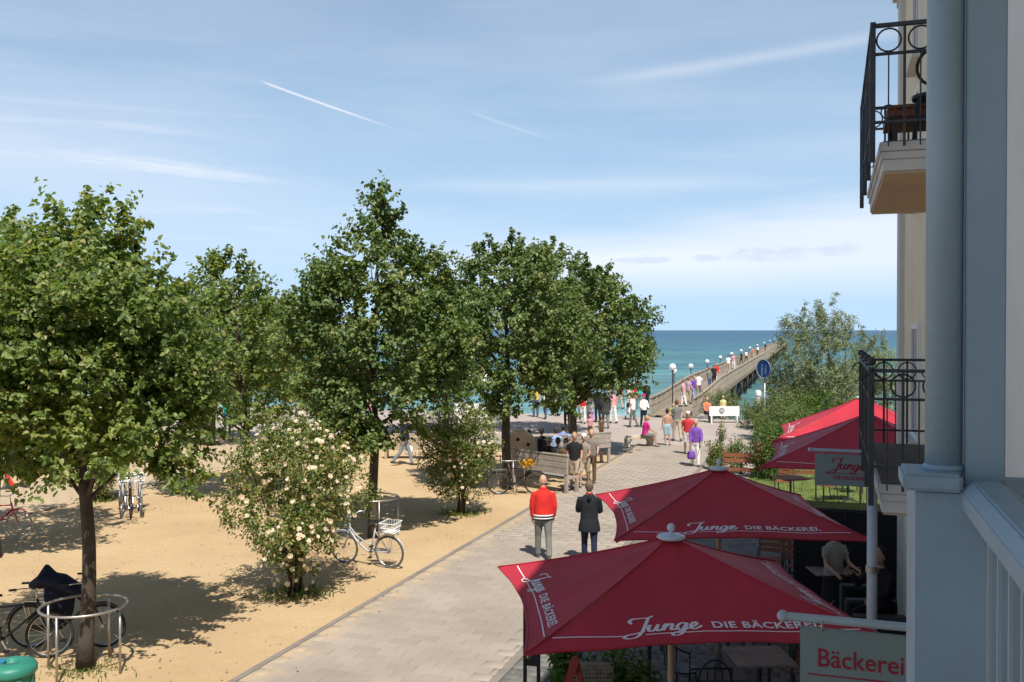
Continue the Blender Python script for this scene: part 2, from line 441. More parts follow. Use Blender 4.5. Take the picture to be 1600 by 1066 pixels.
M_BED = mat('paving_bed', (.27, .23, .19), .95, .2, 3)

def sheet(name, pts_ct, z, m, thick=0.0):
    b = MB(); P = [S(t, c) for c, t in pts_ct]
    if thick: b.poly([(p.x, p.y) for p in P][::-1], z - thick, z)
    else: b._add([(p.x, p.y, z) for p in P], [tuple(range(len(P)))])
    o = b.build(name, m, kind='structure')
    return o
# the plaza slab that everything stands on, ending in a sea wall
sheet('promenade', [(-90, -25), (60, -25), (60, 52.5), (-90, 52.5)], 0.0, M_PAVE2, 3.2)
arc = lambda cx, cy, r, a0, a1, n=8: [(cx + r * math.cos(R(a0 + (a1 - a0) * k / n)), cy + r * math.sin(R(a0 + (a1 - a0) * k / n))) for k in range(n + 1)]
court = [(-19.8, -20), (-7.78, -20)] + arc(-9.9, 35.4, 2.12, 0, 90) + arc(-18.2, 36.0, 1.6, 90, 180)
sheet('sand_court', court, 0.006, M_SAND)
sheet('outer_sand_court', [(-60, -20), (-24.2, -20), (-24.2, 37), (-60, 37)], 0.006, M_SAND)

# paving stones: shared mesh, the nearest 300 as parts, the rest as one part
def stone_data(w, l, h=0.03, ins=0.003):
    x, y = w / 2, l / 2
    V = [(-x, -y, 0), (x, -y, 0), (x, y, 0), (-x, y, 0), (-x, -y, h - ins), (x, -y, h - ins), (x, y, h - ins), (-x, y, h - ins),
         (-x + ins, -y + ins, h), (x - ins, -y + ins, h), (x - ins, y - ins, h), (-x + ins, y - ins, h)]
    Fq = [(0, 1, 5, 4), (1, 2, 6, 5), (2, 3, 7, 6), (3, 0, 4, 7), (4, 5, 9, 8), (5, 6, 10, 9), (6, 7, 11, 10), (7, 4, 8, 11), (8, 9, 10, 11)]
    return np.array(V, float), np.array(Fq)
def pave(name, c0, c1, t0, t1, m, w, l, ind=0, label_bed=None, z=0.002, skip=None, h=0.03):
    bed = MB(); P = [(c0, t0), (c1, t0), (c1, t1), (c0, t1)]
    root = bed._add([(a, b, z) for a, b in P], [(0, 1, 2, 3)]).build(name, M_BED, kind='structure', loc=S(0, 0), rz=STREET_RZ)
    V, Fq = stone_data(w - .005, l - .005, h)
    cells = []
    nt_ = int((t1 - t0) / w); nc = int((c1 - c0) / l) + 1
    for i in range(nt_):                      # rows run across the street, long side across
        off = (i % 2) * l / 2
        for j in range(-1, nc + 1):
            ca = c0 + j * l + off
            a, b = max(ca, c0), min(ca + l, c1)
            if b - a < .08: continue
            cells.append(((a + b) / 2, t0 + (i + .5) * w, (b - a - .007) / (l - .007)))
    rr = random.Random(3)
    full = [q for q in cells if abs(q[2] - 1) < .01 and (skip is None or not skip(q))]
    pick = set()
    if ind:
        full.sort(key=lambda q: q[1]); pick = set(full[:ind])
        me = bpy.data.meshes.new('paving_stone'); me.from_pydata(V[:, [1, 0, 2]].tolist(), [], [tuple(f)[::-1] for f in Fq.tolist()]); me.materials.append(m)
        for q in full[:ind]:
            o = bpy.data.objects.new('paving_stone', me); col.objects.link(o); o.parent = root
            o.location = (q[0], q[1], z + .002 + rr.uniform(-.0015, .0015)); o.rotation_euler = (rr.uniform(-.003, .003), rr.uniform(-.003, .003), 0)
    rest = [q for q in cells if q not in pick]
    n = len(rest); C = np.array([[q[0], q[1], z + .002] for q in rest]); sc = np.array([q[2] for q in rest])
    rs = np.random.RandomState(1)
    Vx = V[:, [1, 0, 2]][None] * np.stack([sc, np.ones(n), np.ones(n)], 1)[:, None, :] + C[:, None, :]
    Vx[:, :, 2] += rs.uniform(-.0015, .0015, (n, 1))
    FF = (Fq[:, ::-1][None] + (np.arange(n) * 12)[:, None, None]).reshape(-1, 4)
    np_mesh('paving_stones', Vx.reshape(-1, 3), FF, m, root, 'stuff')
    return root
pave('pavement', -7.66, -4.42, 9.6, 40, M_PAVE, .26, .42, ind=300)
pave('pavement_behind_camera', -7.66, -4.42, -10, 9.6, M_PAVE, .26, .42)
bpy.data.objects['pavement_behind_camera'].name = 'near_pavement'
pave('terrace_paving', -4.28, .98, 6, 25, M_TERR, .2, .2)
pave('left_path', -24.1, -19.85, 12, 37, M_PAVE, .3, .6)
b = MB()
for c, w in ((-7.72, .10), (-4.35, .12)): b.box((c, 15, .018), (w, 50, .036))
b.build('kerb_strip', mat('kerb_stone', (.22, .19, .165), .9, .2, 2), kind='structure', loc=S(0, 0), rz=STREET_RZ)

# beach and sea
beach = MB()
rows = [(52.4, -1.2), (58, -1.7), (66, -1.95), (74, -2.25), (95, -3.2), (30000, -40)]
vs = []
for t, z in rows:
    for c in (-25000 if t > 90 else -400, 25000 if t > 90 else 400):
        p = S(min(t, 30000), 0); vs.append((p.x * 0 + c, t / CS if t < 90 else t, z))
beach._add(vs, [(2 * i, 2 * i + 1, 2 * i + 3, 2 * i + 2) for i in range(len(rows) - 1)])
beach.build('beach', mat('beach_sand', (.55, .46, .34), .95, .12, .6), kind='structure')
g = MB(); g._add([(-30000, -30000, -3.3), (30000, -30000, -3.3), (30000, 52, -3.3), (-30000, 52, -3.3)], [(0, 1, 2, 3)])
g.build('ground', mat('far_ground', (.22, .19, .14), .95, .2, .02), kind='structure')

def sea_mat():
    m = bpy.data.materials.new('sea_water'); m.use_nodes = True
    nt = m.node_tree; N = nt.nodes; L = nt.links; p = N['Principled BSDF']
    p.inputs['Roughness'].default_value = 0.32; p.inputs['Specular IOR Level'].default_value = 0.28; p.inputs['IOR'].default_value = 1.33
    tc = N.new('ShaderNodeTexCoord'); mp = N.new('ShaderNodeMapping'); mp.inputs['Scale'].default_value = (.35, 1, 1); mp.inputs['Rotation'].default_value = (0, 0, .12)
    L.new(tc.outputs['Object'], mp.inputs[0])
    def nz(s, d=5, r=.6, dist=.0):
        t = N.new('ShaderNodeTexNoise'); t.inputs['Scale'].default_value = s; t.inputs['Detail'].default_value = d; t.inputs['Roughness'].default_value = r
        t.inputs['Distortion'].default_value = dist
        L.new(mp.outputs[0], t.inputs['Vector']); return t.outputs['Fac']
    sep = N.new('ShaderNodeSeparateXYZ'); L.new(tc.outputs['Object'], sep.inputs[0])
    lg = N.new('ShaderNodeMath'); lg.operation = 'LOGARITHM'; L.new(sep.outputs[1], lg.inputs[0]); lg.inputs[1].default_value = 10
    mr = N.new('ShaderNodeMapRange'); L.new(lg.outputs[0], mr.inputs[0]); mr.inputs[1].default_value = 1.86; mr.inputs[2].default_value = 3.3
    ad = N.new('ShaderNodeMath'); ad.operation = 'MULTIPLY_ADD'; L.new(nz(.02, 4), ad.inputs[0]); ad.inputs[1].default_value = .5; 
    sb = N.new('ShaderNodeMath'); sb.operation = 'SUBTRACT'; L.new(mr.outputs[0], sb.inputs[0]); sb.inputs[1].default_value = .25; L.new(sb.outputs[0], ad.inputs[2])
    r = N.new('ShaderNodeValToRGB'); L.new(ad.outputs[0], r.inputs[0]); e = r.color_ramp.elements
    e[0].position = 0; e[0].color = (.14, .28, .28, 1); e[1].position = 1; e[1].color = (.014, .08, .165, 1)
    x = e.new(.28); x.color = (.05, .18, .20, 1); x = e.new(.6); x.color = (.024, .12, .175, 1)
    # light / dark chop
    mx = N.new('ShaderNodeMixRGB'); mx.blend_type = 'MULTIPLY'; mx.inputs[0].default_value = 1
    cr = N.new('ShaderNodeMapRange'); L.new(nz(.30, 7, .7), cr.inputs[0]); cr.inputs[1].default_value = .35; cr.inputs[2].default_value = .65; cr.inputs[3].default_value = .55; cr.inputs[4].default_value = 1.4
    L.new(r.outputs[0], mx.inputs[1]); L.new(cr.outputs[0], mx.inputs[2])
    bs = N.new('ShaderNodeMapRange'); L.new(nz(.045, 6, .65, .3), bs.inputs[0]); bs.inputs[1].default_value = .35; bs.inputs[2].default_value = .65; bs.inputs[3].default_value = .78; bs.inputs[4].default_value = 1.2
    mb = N.new('ShaderNodeMixRGB'); mb.blend_type = 'MULTIPLY'; mb.inputs[0].default_value = 1; L.new(mx.outputs[0], mb.inputs[1]); L.new(bs.outputs[0], mb.inputs[2]); mx = mb
    # whitecaps, and foam where the water breaks on the beach
    wc = N.new('ShaderNodeMapRange'); L.new(nz(.22, 6, .72, .4), wc.inputs[0]); wc.inputs[1].default_value = .655; wc.inputs[2].default_value = .74
    sh = N.new('ShaderNodeMapRange'); L.new(lg.outputs[0], sh.inputs[0]); sh.inputs[1].default_value = 1.90; sh.inputs[2].default_value = 1.86; sh.inputs[3].default_value = 0; sh.inputs[4].default_value = 1
    f2 = N.new('ShaderNodeMapRange'); L.new(nz(.16, 5, .65, .5), f2.inputs[0]); f2.inputs[1].default_value = .45; f2.inputs[2].default_value = .56
    mm = N.new('ShaderNodeMath'); mm.operation = 'MULTIPLY'; L.new(sh.outputs[0], mm.inputs[0]); L.new(f2.outputs[0], mm.inputs[1])
    mmx = N.new('ShaderNodeMath'); mmx.operation = 'MAXIMUM'; L.new(mm.outputs[0], mmx.inputs[0]); L.new(wc.outputs[0], mmx.inputs[1])
    m3 = N.new('ShaderNodeMixRGB'); L.new(mmx.outputs[0], m3.inputs[0]); L.new(mx.outputs[0], m3.inputs[1]); m3.inputs[2].default_value = (.75, .8, .8, 1)
    L.new(m3.outputs[0], p.inputs['Base Color'])
    b1 = N.new('ShaderNodeBump'); b1.inputs['Strength'].default_value = .9; b1.inputs['Distance'].default_value = 1.0
    a = N.new('ShaderNodeMath'); a.operation = 'MULTIPLY_ADD'; L.new(nz(.25, 8, .65), a.inputs[0]); a.inputs[1].default_value = 1.0; L.new(nz(1.3, 4), a.inputs[2])
    L.new(a.outputs[0], b1.inputs['Height']); L.new(b1.outputs[0], p.inputs['Normal'])
    return m
sea = MB(); ys = [68, 80, 100, 150, 300, 1000, 5000, 40000]
for i, y in enumerate(ys): sea.v += [(-40000, y, -2.0), (40000, y, -2.0)]
sea.f = [(2 * i, 2 * i + 1, 2 * i + 3, 2 * i + 2) for i in range(len(ys) - 1)]; sea.m = [0] * len(sea.f)
sea.build('sea', sea_mat(), kind='structure')

# ------------------------------------------------------------------ materials
M_CREAM = mat('cream_render', (.74, .655, .50), .9, .06, 1.5, .25, 120)
M_GREYR = mat('pale_grey_render', (.56, .55, .53), .9, .06, 1.5, .25, 120)
M_WHITE = mat('white_paint', (.78, .77, .74), .6, .05, 2, .1)
M_BLUE = mat('blue_grey_paint', (.275, .385, .46), .48, .10, 2.2, .22, 45, spec=.4)
M_IRON = mat('dark_iron', (.045, .05, .055), .5, .25, 5, .2, metal=.3)
M_STEEL = mat('galvanised_steel', (.42, .38, .35), .42, .12, 4, .1, metal=.8)
M_WOODW = mat('weathered_wood', (.25, .22, .19), .85, .25, 3, .4, 40, c2=(.37, .33, .28))
M_WOODT = mat('tan_wood', (.42, .31, .19), .8, .2, 3, .4, 40)
M_WOODR = mat('red_brown_wood', (.21, .075, .035), .6, .2, 5, .3, 40)
M_BLACK = mat('black_paint', (.012, .012, .014), .5, .2, 5)
M_DGLASS = mat('dark_glass', (.012, .014, .016), .12, .1, 2, 0, spec=.6)
M_RUBBER = mat('rubber', (.02, .02, .02), .75, .2, 20)
M_CHROME = mat('chrome', (.6, .6, .6), .25, .05, 5, 0, metal=1)
M_PIER = mat('pier_wood', (.25, .20, .145), .9, .25, 1.2, .4, 20)

# ------------------------------------------------------------------ the hotel on the right
FC, TE, HR = 1.1, 17.5, 12.15
hotel = thing('hotel_building', S(0, 0), STREET_RZ, 'pale rendered hotel whose balconied facade runs along the right of the street', 'building')
w = MB(); w.box(((FC + 13) / 2, (TE - 22) / 2, HR / 2), (13 - FC, TE + 22, HR)); w.build('wall', M_CREAM, hotel)
w = MB(); w.box((FC - .02, TE - .3, HR / 2 - .1), (.12, .62, HR - .3)); w.build('corner_pilaster', M_GREYR, hotel, bevel=.008)
w = MB(); w.box((6.9, (TE - 22) / 2, HR + .08), (12.2, TE + 22.4, .16)); w.build('roof', mat('roof_sheet', (.2, .19, .18), .8), hotel)
w = MB(); w.box((FC - .06, (TE - 22) / 2 + .08, 10.45), (.2, TE + 22.2, .14)); w.box((FC - .03, (TE - 22) / 2 + .08, 10.33), (.13, TE + 22.2, .1)); w.build('cornice', M_GREYR, hotel, bevel=.01)
def window(t, z, wd, hh, m=M_DGLASS):
    f = MB()
    for a, bx in (((FC - .012, t - wd / 2, z), (.07, .07, hh + .07)), ((FC - .012, t + wd / 2, z), (.07, .07, hh + .07)),
                  ((FC - .012, t, z + hh / 2), (.066, wd - .07, .07)), ((FC - .012, t, z - hh / 2), (.066, wd - .07, .07)), ((FC - .012, t, z), (.05, .05, hh - .07))):
        f.box(a, bx)
    fr = f.build('window', M_WHITE, hotel)
    g = MB(); g.box((FC - .008, t - wd / 4 - .0, z), (.03, wd / 2 - .1, hh - .09)); g.build('pane', m, fr)
    g = MB(); g.box((FC - .008, t + wd / 4 + .0, z), (.03, wd / 2 - .1, hh - .09)); g.build('pane', m, fr)
    g = MB(); g.box((FC - .05, t, z - hh / 2 - .06), (.16, wd + .16, .05)); g.build('sill', M_GREYR, fr, bevel=.005)
for z in (4.1, 7.3, 9.1): window(14.3, z, 1.0, 1.5 if z != 9.1 else 1.2)
for z in (4.75, 7.85):
    window(10.3, z - .3, 1.5, 2.1)
window(4.4, 4.75, 1.2, 1.6); window(4.4, 7.8, 1.2, 1.6)
for t in (5, 8, 11, 14.5): window(t, 1.35, 2.0, 2.2)

def balcony(zf, style):
    root = thing('balcony', S(0, 0, zf), STREET_RZ, '', 'balcony', 'iron railed balconies on the hotel facade')
    t0, t1, c0 = 8.87, 12.15, .316
    s = MB(); s.box(((.405 + FC) / 2, (t0 + .08 + t1 - .08) / 2, -.20), (FC - .405, t1 - t0 - .16, .10)); s.build('slab', M_GREYR, root, bevel=.004)
    s = MB(); s.box(((.39 + FC) / 2, (t0 + t1) / 2, -.115), (FC - .39, t1 - t0 - .13, .066)); s.build('moulding', M_GREYR, root, bevel=.006)
    s = MB(); s.box(((.375 + FC) / 2, (t0 + t1) / 2, -.04), (FC - .375, t1 - t0 - .10, .078)); s.build('moulding', M_GREYR, root, bevel=.006)
    s = MB(); s.box(((.42 + FC) / 2, (t0 + t1) / 2, -.262), (FC - .42, t1 - t0 - .19, .02)); s.build('soffit', mat('tan_soffit', (.50, .385, .265), .9, .08, 2), root)
    s = MB(); s.box(((.40 + FC) / 2, (t0 + t1) / 2, .006), (FC - .41, t1 - t0 - .16, .01)); s.build('floor', mat('brown_deck', (.12, .09, .075), .8, .3, 6, .3), root)
    H = 0.99
    def run(a, b, n_b, first=True):
        a = Vector(a); b = Vector(b); d = (b - a); L = d.length; d.normalize(); side = Vector((-d.y, d.x, 0))
        def rail(z, h, wd, nm='rail'):
            m = MB(); m.bar(a + Vector((0, 0, z)), b + Vector((0, 0, z)), wd, h); m.build(nm, M_IRON, root)
        rail(H, .03, .045, 'top_rail'); rail(H - .245, .022, .03); rail(.16, .022, .03)
        n = max(1, round(L / .235)); st = L / n
        for i in range(n):
            c = a + d * (st * (i + .5)) + Vector((0, 0, H - .128))
            m = MB()
            if style == 'rings': m.ring(c, .098, .008, axis=side, n=20, m=4, up=(0, 0, 1))
            else:
                m.ring(c + d * (st * .5), .098, .008, axis=side, n=10, m=4, a0=math.pi / 2, a1=3 * math.pi / 2, up=(0, 0, 1))
                m.ring(c - d * (st * .5), .098, .008, axis=side, n=10, m=4, a0=-math.pi / 2, a1=math.pi / 2, up=(0, 0, 1))
            m.build('ring' if style == 'rings' else 'scroll', M_IRON, root)
            p = a + d * (st * i)
            m = MB(); m.bar(p + Vector((0, 0, -.05)), p + Vector((0, 0, H)), .022, .022, up=(1, 0, 0)); m.build('baluster', M_IRON, root)
            q = a + d * (st * (i + .5))
            m = MB(); m.cyl(q + Vector((0, 0, -.05)), q + Vector((0, 0, H - .25)), .007, n=6); m.build('baluster', M_IRON, root)
            if style != 'rings': continue
            m = MB(); m.ring(a + d * (st * (i + .5)) + Vector((0, 0, .085 + .16)), .06, .006, axis=side, n=14, m=4, up=(0, 0, 1)); m.build('ring', M_IRON, root)
    run((c0, t0, 0), (FC - .02, t0, 0), 3)
    run((c0, t1, 0), (c0, t0, 0), 14)
    run((c0, t1, 0), (FC - .02, t1, 0), 3)
    for (c, t) in ((c0, t0), (c0, t1), (c0, t0 + 1.06), (c0, t0 + 2.15)):
        m = MB(); m.box((c, t, .42), (.045, .045, 1.2))
        if style != 'rings': m.ball((c, t, 1.07), .038, 10)
        m.build('post', M_IRON, root, smooth=False)
    return root
bu = balcony(6.43, 'rings'); bu['label'] = 'upper iron balcony with rings in its railing, high against the sky'
bl = balcony(3.46, 'scrolls'); bl['label'] = 'lower iron balcony with ball finials, above the second bakery sign'
m = MB(); m.box((FC - .02, 6.7, 5.9), (.03, 2.6, 4.6)); m.build('wall_panel', mat('wall_panel_grey', (.66, .64, .62), .7, .05, 2), hotel, bevel=.004)  # pale grey panel added over the cream wall to brighten this stretch
# small table and chair on the upper balcony
tb = thing('balcony_table', S(10.0, .72, 6.445), STREET_RZ, 'small brown wooden table seen through the upper balcony railing', 'table')
for i in range(4):
    m = MB(); m.box((-.19 + .127 * i, 0, .42), (.12, .9, .03)); m.build('plank', M_WOODR, tb)
m = MB(); m.box((0, 0, .37), (.5, .84, .06)); m.build('apron', M_WOODR, tb)
for x in (-.18, .18):
    for y in (-.38, .38):
        m = MB(); m.bar((x, y, 0), (x, y, .34), .04, .04, up=(1, 0, 0)); m.build('leg', M_IRON, tb)
ch = thing('balcony_chair', S(9.35, .86, 6.445), STREET_RZ, 'black round backed metal chair on the upper balcony beside the brown table', 'chair')
m = MB(); m.lathe([(.0, .42), (.2, .42), (.2, .45), (.0, .45)], n=16); m.build('seat', M_BLACK, ch)
m = MB(); m.ring((0, -.18, .66), .17, .014, axis=(0, 1, 0), n=20); m.build('backrest', M_BLACK, ch)
for x in (-.15, .15):
    for y in (-.15, .15):
        m = MB(); m.cyl((x, y, .42), (x * 1.2, y * 1.2, 0), .012, n=6); m.build('leg', M_BLACK, ch)
# posts under the lower balcony
pipe = thing('drainpipe', S(11.4, .42, 0), STREET_RZ, 'white vertical pipe running down from the lower balcony to the cafe terrace', 'pipe')
m = MB(); m.cyl((0, 0, 0), (0, 0, 3.18), .055, n=16); m.build('pipe', mat('pipe_white', (.55, .58, .62), .5, .05), pipe, smooth=True)
for z in (.9, 2.1):
    m = MB(); m.cyl((0, 0, z), (0, 0, z + .07), .068, n=16); m.build('bracket', M_STEEL, pipe)

# ------------------------------------------------------------------ the balcony the photograph is taken from
own = thing('loggia_balcony', S(0, 0), STREET_RZ, 'blue grey painted balcony with broad handrail and round column, close at the right', 'balcony')
PC, PT = .181, 2.38
def wz(y, d=2.2): return CAMZ - (y - 516) / F * d
m = MB(); m.box((PC + .14, PT + .14, (2.6 + wz(765)) / 2), (.28, .28, wz(765) - 2.6)); m.build('pedestal', M_BLUE, own, bevel=.006)
m = MB(); m.box((PC + .033, PT + .055, (wz(737) + wz(765)) / 2), (.125, .17, wz(737) - wz(765) - .0))
m.build('pedestal_cap', M_BLUE, own, bevel=.007)
m = MB(); m.cyl((PC + .064, PT + .062, wz(737) - .002), (PC + .064, PT + .062, 6.3), .0405, n=32)
m.lathe([(.046, 0), (.046, .008), (.0405, .014)], (PC + .064, PT + .062, wz(737) - .001), 32)
m.build('column', M_BLUE, own, smooth=True)
m = MB(); m.box((PC + .148, PT + .14, (wz(764) + 6.3) / 2), (.083, .22, 6.3 - wz(764))); m.build('post', M_BLUE, own, bevel=.003)
m = MB(); m.box((PC + .106, PT + .06, (wz(764) + 6.3) / 2), (.006, .012, 6.3 - wz(764))); m.build('batten', M_WHITE, own)
m = MB(); m.box((PC + .28 + .32, PT + .16, (2.9 + 4.51) / 2), (.64 - .01, .06, 4.51 - 2.9)); m.build('parapet_panel', M_BLUE, own, bevel=.004)
m = MB(); m.box((PC + .28 + .32, PT + .16, 4.525), (.66, .12, .03)); m.build('parapet_coping', M_BLUE, own, bevel=.004)
hr = [(.276, -.405), (.276, -.362), (.299, -.340), (.349, -.338), (.392, -.362), (.392, -.405)]
m = MB(); m.extr([(c, PT + .01, CAMZ + z) for c, z in hr], (0, PT, 0), (0, -2.4, 0)); m.build('handrail', M_BLUE, own, bevel=.004)
for i in range(34):
    m = MB(); m.box((.315, PT - .14 - .128 * i, 3.93), (.007, .013, .95)); m.build('baluster', mat('baluster_paint', (.36, .42, .46), .5, .05), own)
m = MB(); m.box((.33, .0, 3.44), (.06, 4.74, .05)); m.build('bottom_rail', M_BLUE, own, bevel=.004)
m = MB(); m.box(((.25 + FC) / 2, 0, 3.25), (FC - .25, 4.9, .2)); m.build('floor', M_GREYR, own)
m = MB(); m.box(((.10 + FC) / 2, .2, 6.4), (FC - .10, 5.2, .2)); m.build('ceiling', M_GREYR, own)
m = MB(); m.box((.215, 1.30, 4.17), (.13, .38, .05)); m.box((.215, 1.30, 4.13), (.11, .36, .04)); m.build('flower_box_shelf', M_BLUE, own, bevel=.005)

# ------------------------------------------------------------------ hanging bakery signs
M_SIGN = mat('sign_board', (.20, .25, .235), .6, .06, 2, .05)
M_SRED = mat('sign_red', (.30, .012, .03), .6, .05)
def hang_sign(t, c0, zp, c1, big):
    root = thing('hanging_sign', S(t, c0, zp), STREET_RZ, '', 'sign', 'bakery signs hung from poles on the facade')
    m = MB(); m.cyl((0, 0, 0), (c1 - c0, 0, 0), .020, n=14); m.build('pole', M_STEEL if 0 else mat('pole_grey', (.36, .42, .44), .5, .06), root, smooth=False)
    m = MB(); m.ball((-.01, 0, 0), .028, 14); m.build('ball_end', mat('pole_grey', (0, 0, 0)), root, smooth=True)
    w = c1 - c0 - (.09 if big else .06); h = .52 if big else .36
    x0 = .07 if big else .04
    m = MB(); m.box((x0 + w / 2, 0, -.04 - h / 2), (w, .018, h)); p = m.build('board', M_SIGN, root, bevel=.003)
    for x in (x0 + .1, x0 + w - .1):
        m = MB(); m.ring((x, 0, -.025), .03, .004, axis=(1, 0, 0), n=12, m=4); m.build('hanger', M_STEEL, root)
    def put(vs, fs, ox, oz, m_, nm='lettering'):
        b = MB(); b._add([(v.x + ox, -.012, v.y + oz) for v in vs], fs); b.build(nm, m_, p)
    if big:
        vs, fs = text_geo('Bäckerei', .142, .0012, space=1.0); wd = max(v.x for v in vs); vs = [Vector((v.x * .385 / wd, v.y * .86, 0)) for v in vs]; put(vs, fs, x0 + .075, -.04 - .18, M_SRED)
        b = MB(); b.box((x0 + w / 2 + .01, -.0105, -.04 - .222), (w - .05, .003, .006)); b.build('line', M_SRED, p)
        vs, fs = text_geo('Café', .142, .0012); put(vs, fs, x0 + .082, -.04 - .42, M_SRED) if 0 else None
    else:
        vs, fs = script_geo(x0 + .225, -.04 - .17, .058, .26); b = MB(); b._add([(v.x, -.0118, v.y) for v in vs], fs); b.build('lettering', M_SRED, p)
        b = MB(); b.box((x0 + w * .5, -.0105, -.04 - .215), (w * .72, .003, .005)); b.build('line', M_SRED, p)
        vs, fs = text_geo('DIE BÄCKEREI', .055, .0012); put(vs, fs, x0 + .2, -.04 - .285, M_SRED)
    return root
hang_sign(4.78, -.215, 3.425, FC, True)['label'] = 'grey sign lettered Bäckerei in red, hanging from a pole near the bottom right corner'
hang_sign(11.55, -.235, 3.425, .62, False)['label'] = 'grey sign with red handwritten Junge, half hidden behind the lower iron balcony'

# ------------------------------------------------------------------ the pier
PA = R(17.0); pier = thing('pier', (9.4, 55.2, 0), -PA, 'long wooden pier with railings running out over the sea', 'pier')
def pz(y): return .35 * min(1, max(0, (y - 3) / 14.0))
LEN = 300
m = MB(); ys = [-1.5, 3, 6, 10, 14, 17, 40, 80, 140, LEN]
for a, b_ in zip(ys[:-1], ys[1:]): m.bar((0, a, pz(a) - .03), (0, b_, pz(b_) - .03), 2.5, .08)
m.build('deck', M_PIER, pier)
for sx in (-1.2, 1.2):
    m = MB()
    for a, b_ in zip(ys[:-1], ys[1:]): m.bar((sx, a, pz(a) - .22), (sx, b_, pz(b_) - .22), .16, .30)
    m.build('edge_beam', M_PIER, pier)
    for zz, h in ((1.0, .09), (.55, .05)):
        m = MB()
        for a, b_ in zip(ys[:-1], ys[1:]): m.bar((sx, a, pz(a) + zz), (sx, b_, pz(b_) + zz), .12 if h > .06 else .05, h)
        m.build('handrail' if h > .06 else 'rail', mat('pier_rail', (.33, .28, .21), .9, .2, 2), pier)
    y = -1.4
    far = MB()
    while y < LEN:
        mm = MB() if y < 130 else far
        mm.box((sx, y, pz(y) + .47), (.12, .12, 1.0))
        if y < 130: mm.build('rail_post', mat('pier_rail', (0, 0, 0)), pier)
        y += 2.0
    far.build('far_rail_posts', mat('pier_rail', (0, 0, 0)), pier, kind='stuff')
    m = MB(); y = -1.3
    while y < 110:
        m.bar((sx, y, pz(y) + .05), (sx, y, pz(y) + .96), .03, .03, up=(1, 0, 0)); y += .17
    m.build('rail_bars', mat('pier_bars', (.30, .27, .22), .85, .2, 2), pier, kind='stuff')
M_PILE = mat('dark_pile', (.05, .045, .04), .9, .3, 2)
y = 10
while y < LEN:
    for sx in (-1.0, 1.0):
        m = MB(); m.cyl((sx, y, -3.4), (sx, y, -.1), .19, n=10); m.build('pile', M_PILE, pier)
    m = MB(); m.box((0, y, -.12), (2.7, .3, .3)); m.build('crossbeam', M_PILE, pier)
    if y < 80:
        for sx in (-1.2, 1.2):
            for sg in (-1, 1):
                m = MB(); m.bar((sx, y, -1.3), (sx, y + sg * 1.6, -.2), .14, .16); m.build('brace', M_PILE, pier)
    y += 10
m = MB(); m.box((0, 1.0, -1.2), (3.2, 5.2, 2.2)); m.build('abutment', mat('abutment_stone', (.3, .28, .25), .9), pier)
# pier lamps
M_GLOBE = mat('white_globe', (.85, .85, .84), .25, .02, 2, 0, trans=.25)
LY = [(0.0, -4.0, 2.55), (7, 0, 1.95), (17, 0, 1.75), (30, 0, 1.7), (44, 0, 1.7), (60, 0, 1.7), (78, 0, 1.7), (100, 0, 1.7), (125, 0, 1.75), (155, 0, 1.8), (190, 0, 1.9), (230, 0, 2.0)]
gp = 'globe lamps along the pier railing'
lampd = ['first and tallest white globe lamp, on its own pole left of the pier stairs', 'second white globe lamp of the row along the left pier railing', 'third white globe lamp of the row, over the left pier railing',
 'fourth globe lamp of the pier row, above walkers on the deck', 'fifth globe lamp of the pier row counted from the shore', 'sixth globe lamp of the pier row counted from the shore']
for i, (yy, dx, zz) in enumerate(LY):
    x = -1.38 if i else 0.0
    if i == 0: loc = G(1051, 52.0); z0 = 0
    else:
        loc = pier.matrix_basis @ Vector((0, 0, 0)); loc = Vector((9.4, 55.2, 0)) + Matrix.Rotation(-PA, 3, 'Z') @ Vector((x, yy + 3, 0)); z0 = pz(yy + 3) - .2
    lm = thing('globe_lamp', (loc.x, loc.y, z0), 0, lampd[i] if i < 6 else '%s globe lamp of the pier row counted from the shore' % ('seventh', 'eighth', 'ninth', 'tenth', 'eleventh', 'twelfth and outermost')[i - 6], 'lamp', gp)
    hz = zz + .25 if i == 0 else zz + .1
    m = MB(); m.cyl((0, 0, 0), (0, 0, hz - .2), .04, .03, n=8); m.build('pole', M_IRON, lm)
    m = MB(); m.ball((0, 0, hz), .195, 16); m.build('globe', M_GLOBE, lm, smooth=True)
    m = MB(); m.cyl((0, 0, hz - .25), (0, 0, hz - .19), .08, n=10); m.build('collar', M_IRON, lm)
# ------------------------------------------------------------------ vegetation
M_BARK = mat('bark', (.045, .036, .027), .95, .35, 5, .8, 22, c2=(.085, .068, .05))
M_STEM = mat('stem_brown', (.07, .05, .03), .9, .3, 6, .4)
LIN = leafmat('linden_leaf', [(0, (0.075, 0.121, 0.036)), (.35, (0.128, 0.189, 0.054)), (.7, (0.188, 0.249, 0.075)), (.93, (0.271, 0.301, 0.109)), (1, (0.331, 0.270, 0.134))], .42, .40)
LIN2 = leafmat('linden_leaf_dark', [(0, (0.065, 0.109, 0.034)), (.5, (0.110, 0.167, 0.049)), (.85, (0.169, 0.223, 0.073)), (1, (0.261, 0.263, 0.103))], .30, .42, patch=(1.25, 1.08, .95))
ROSEL = leafmat('rose_leaf', [(0, (0.067, 0.114, 0.031)), (.6, (0.144, 0.186, 0.048)), (.9, (0.253, 0.268, 0.077)), (1, (0.321, 0.211, 0.102))], .3, .5)
GREYL = leafmat('grey_shrub_leaf', [(0, (0.122, 0.156, 0.090)), (.5, (0.211, 0.250, 0.139)), (1, (0.324, 0.343, 0.213))], .25, .5, patch=(1.15, 1.1, .9))
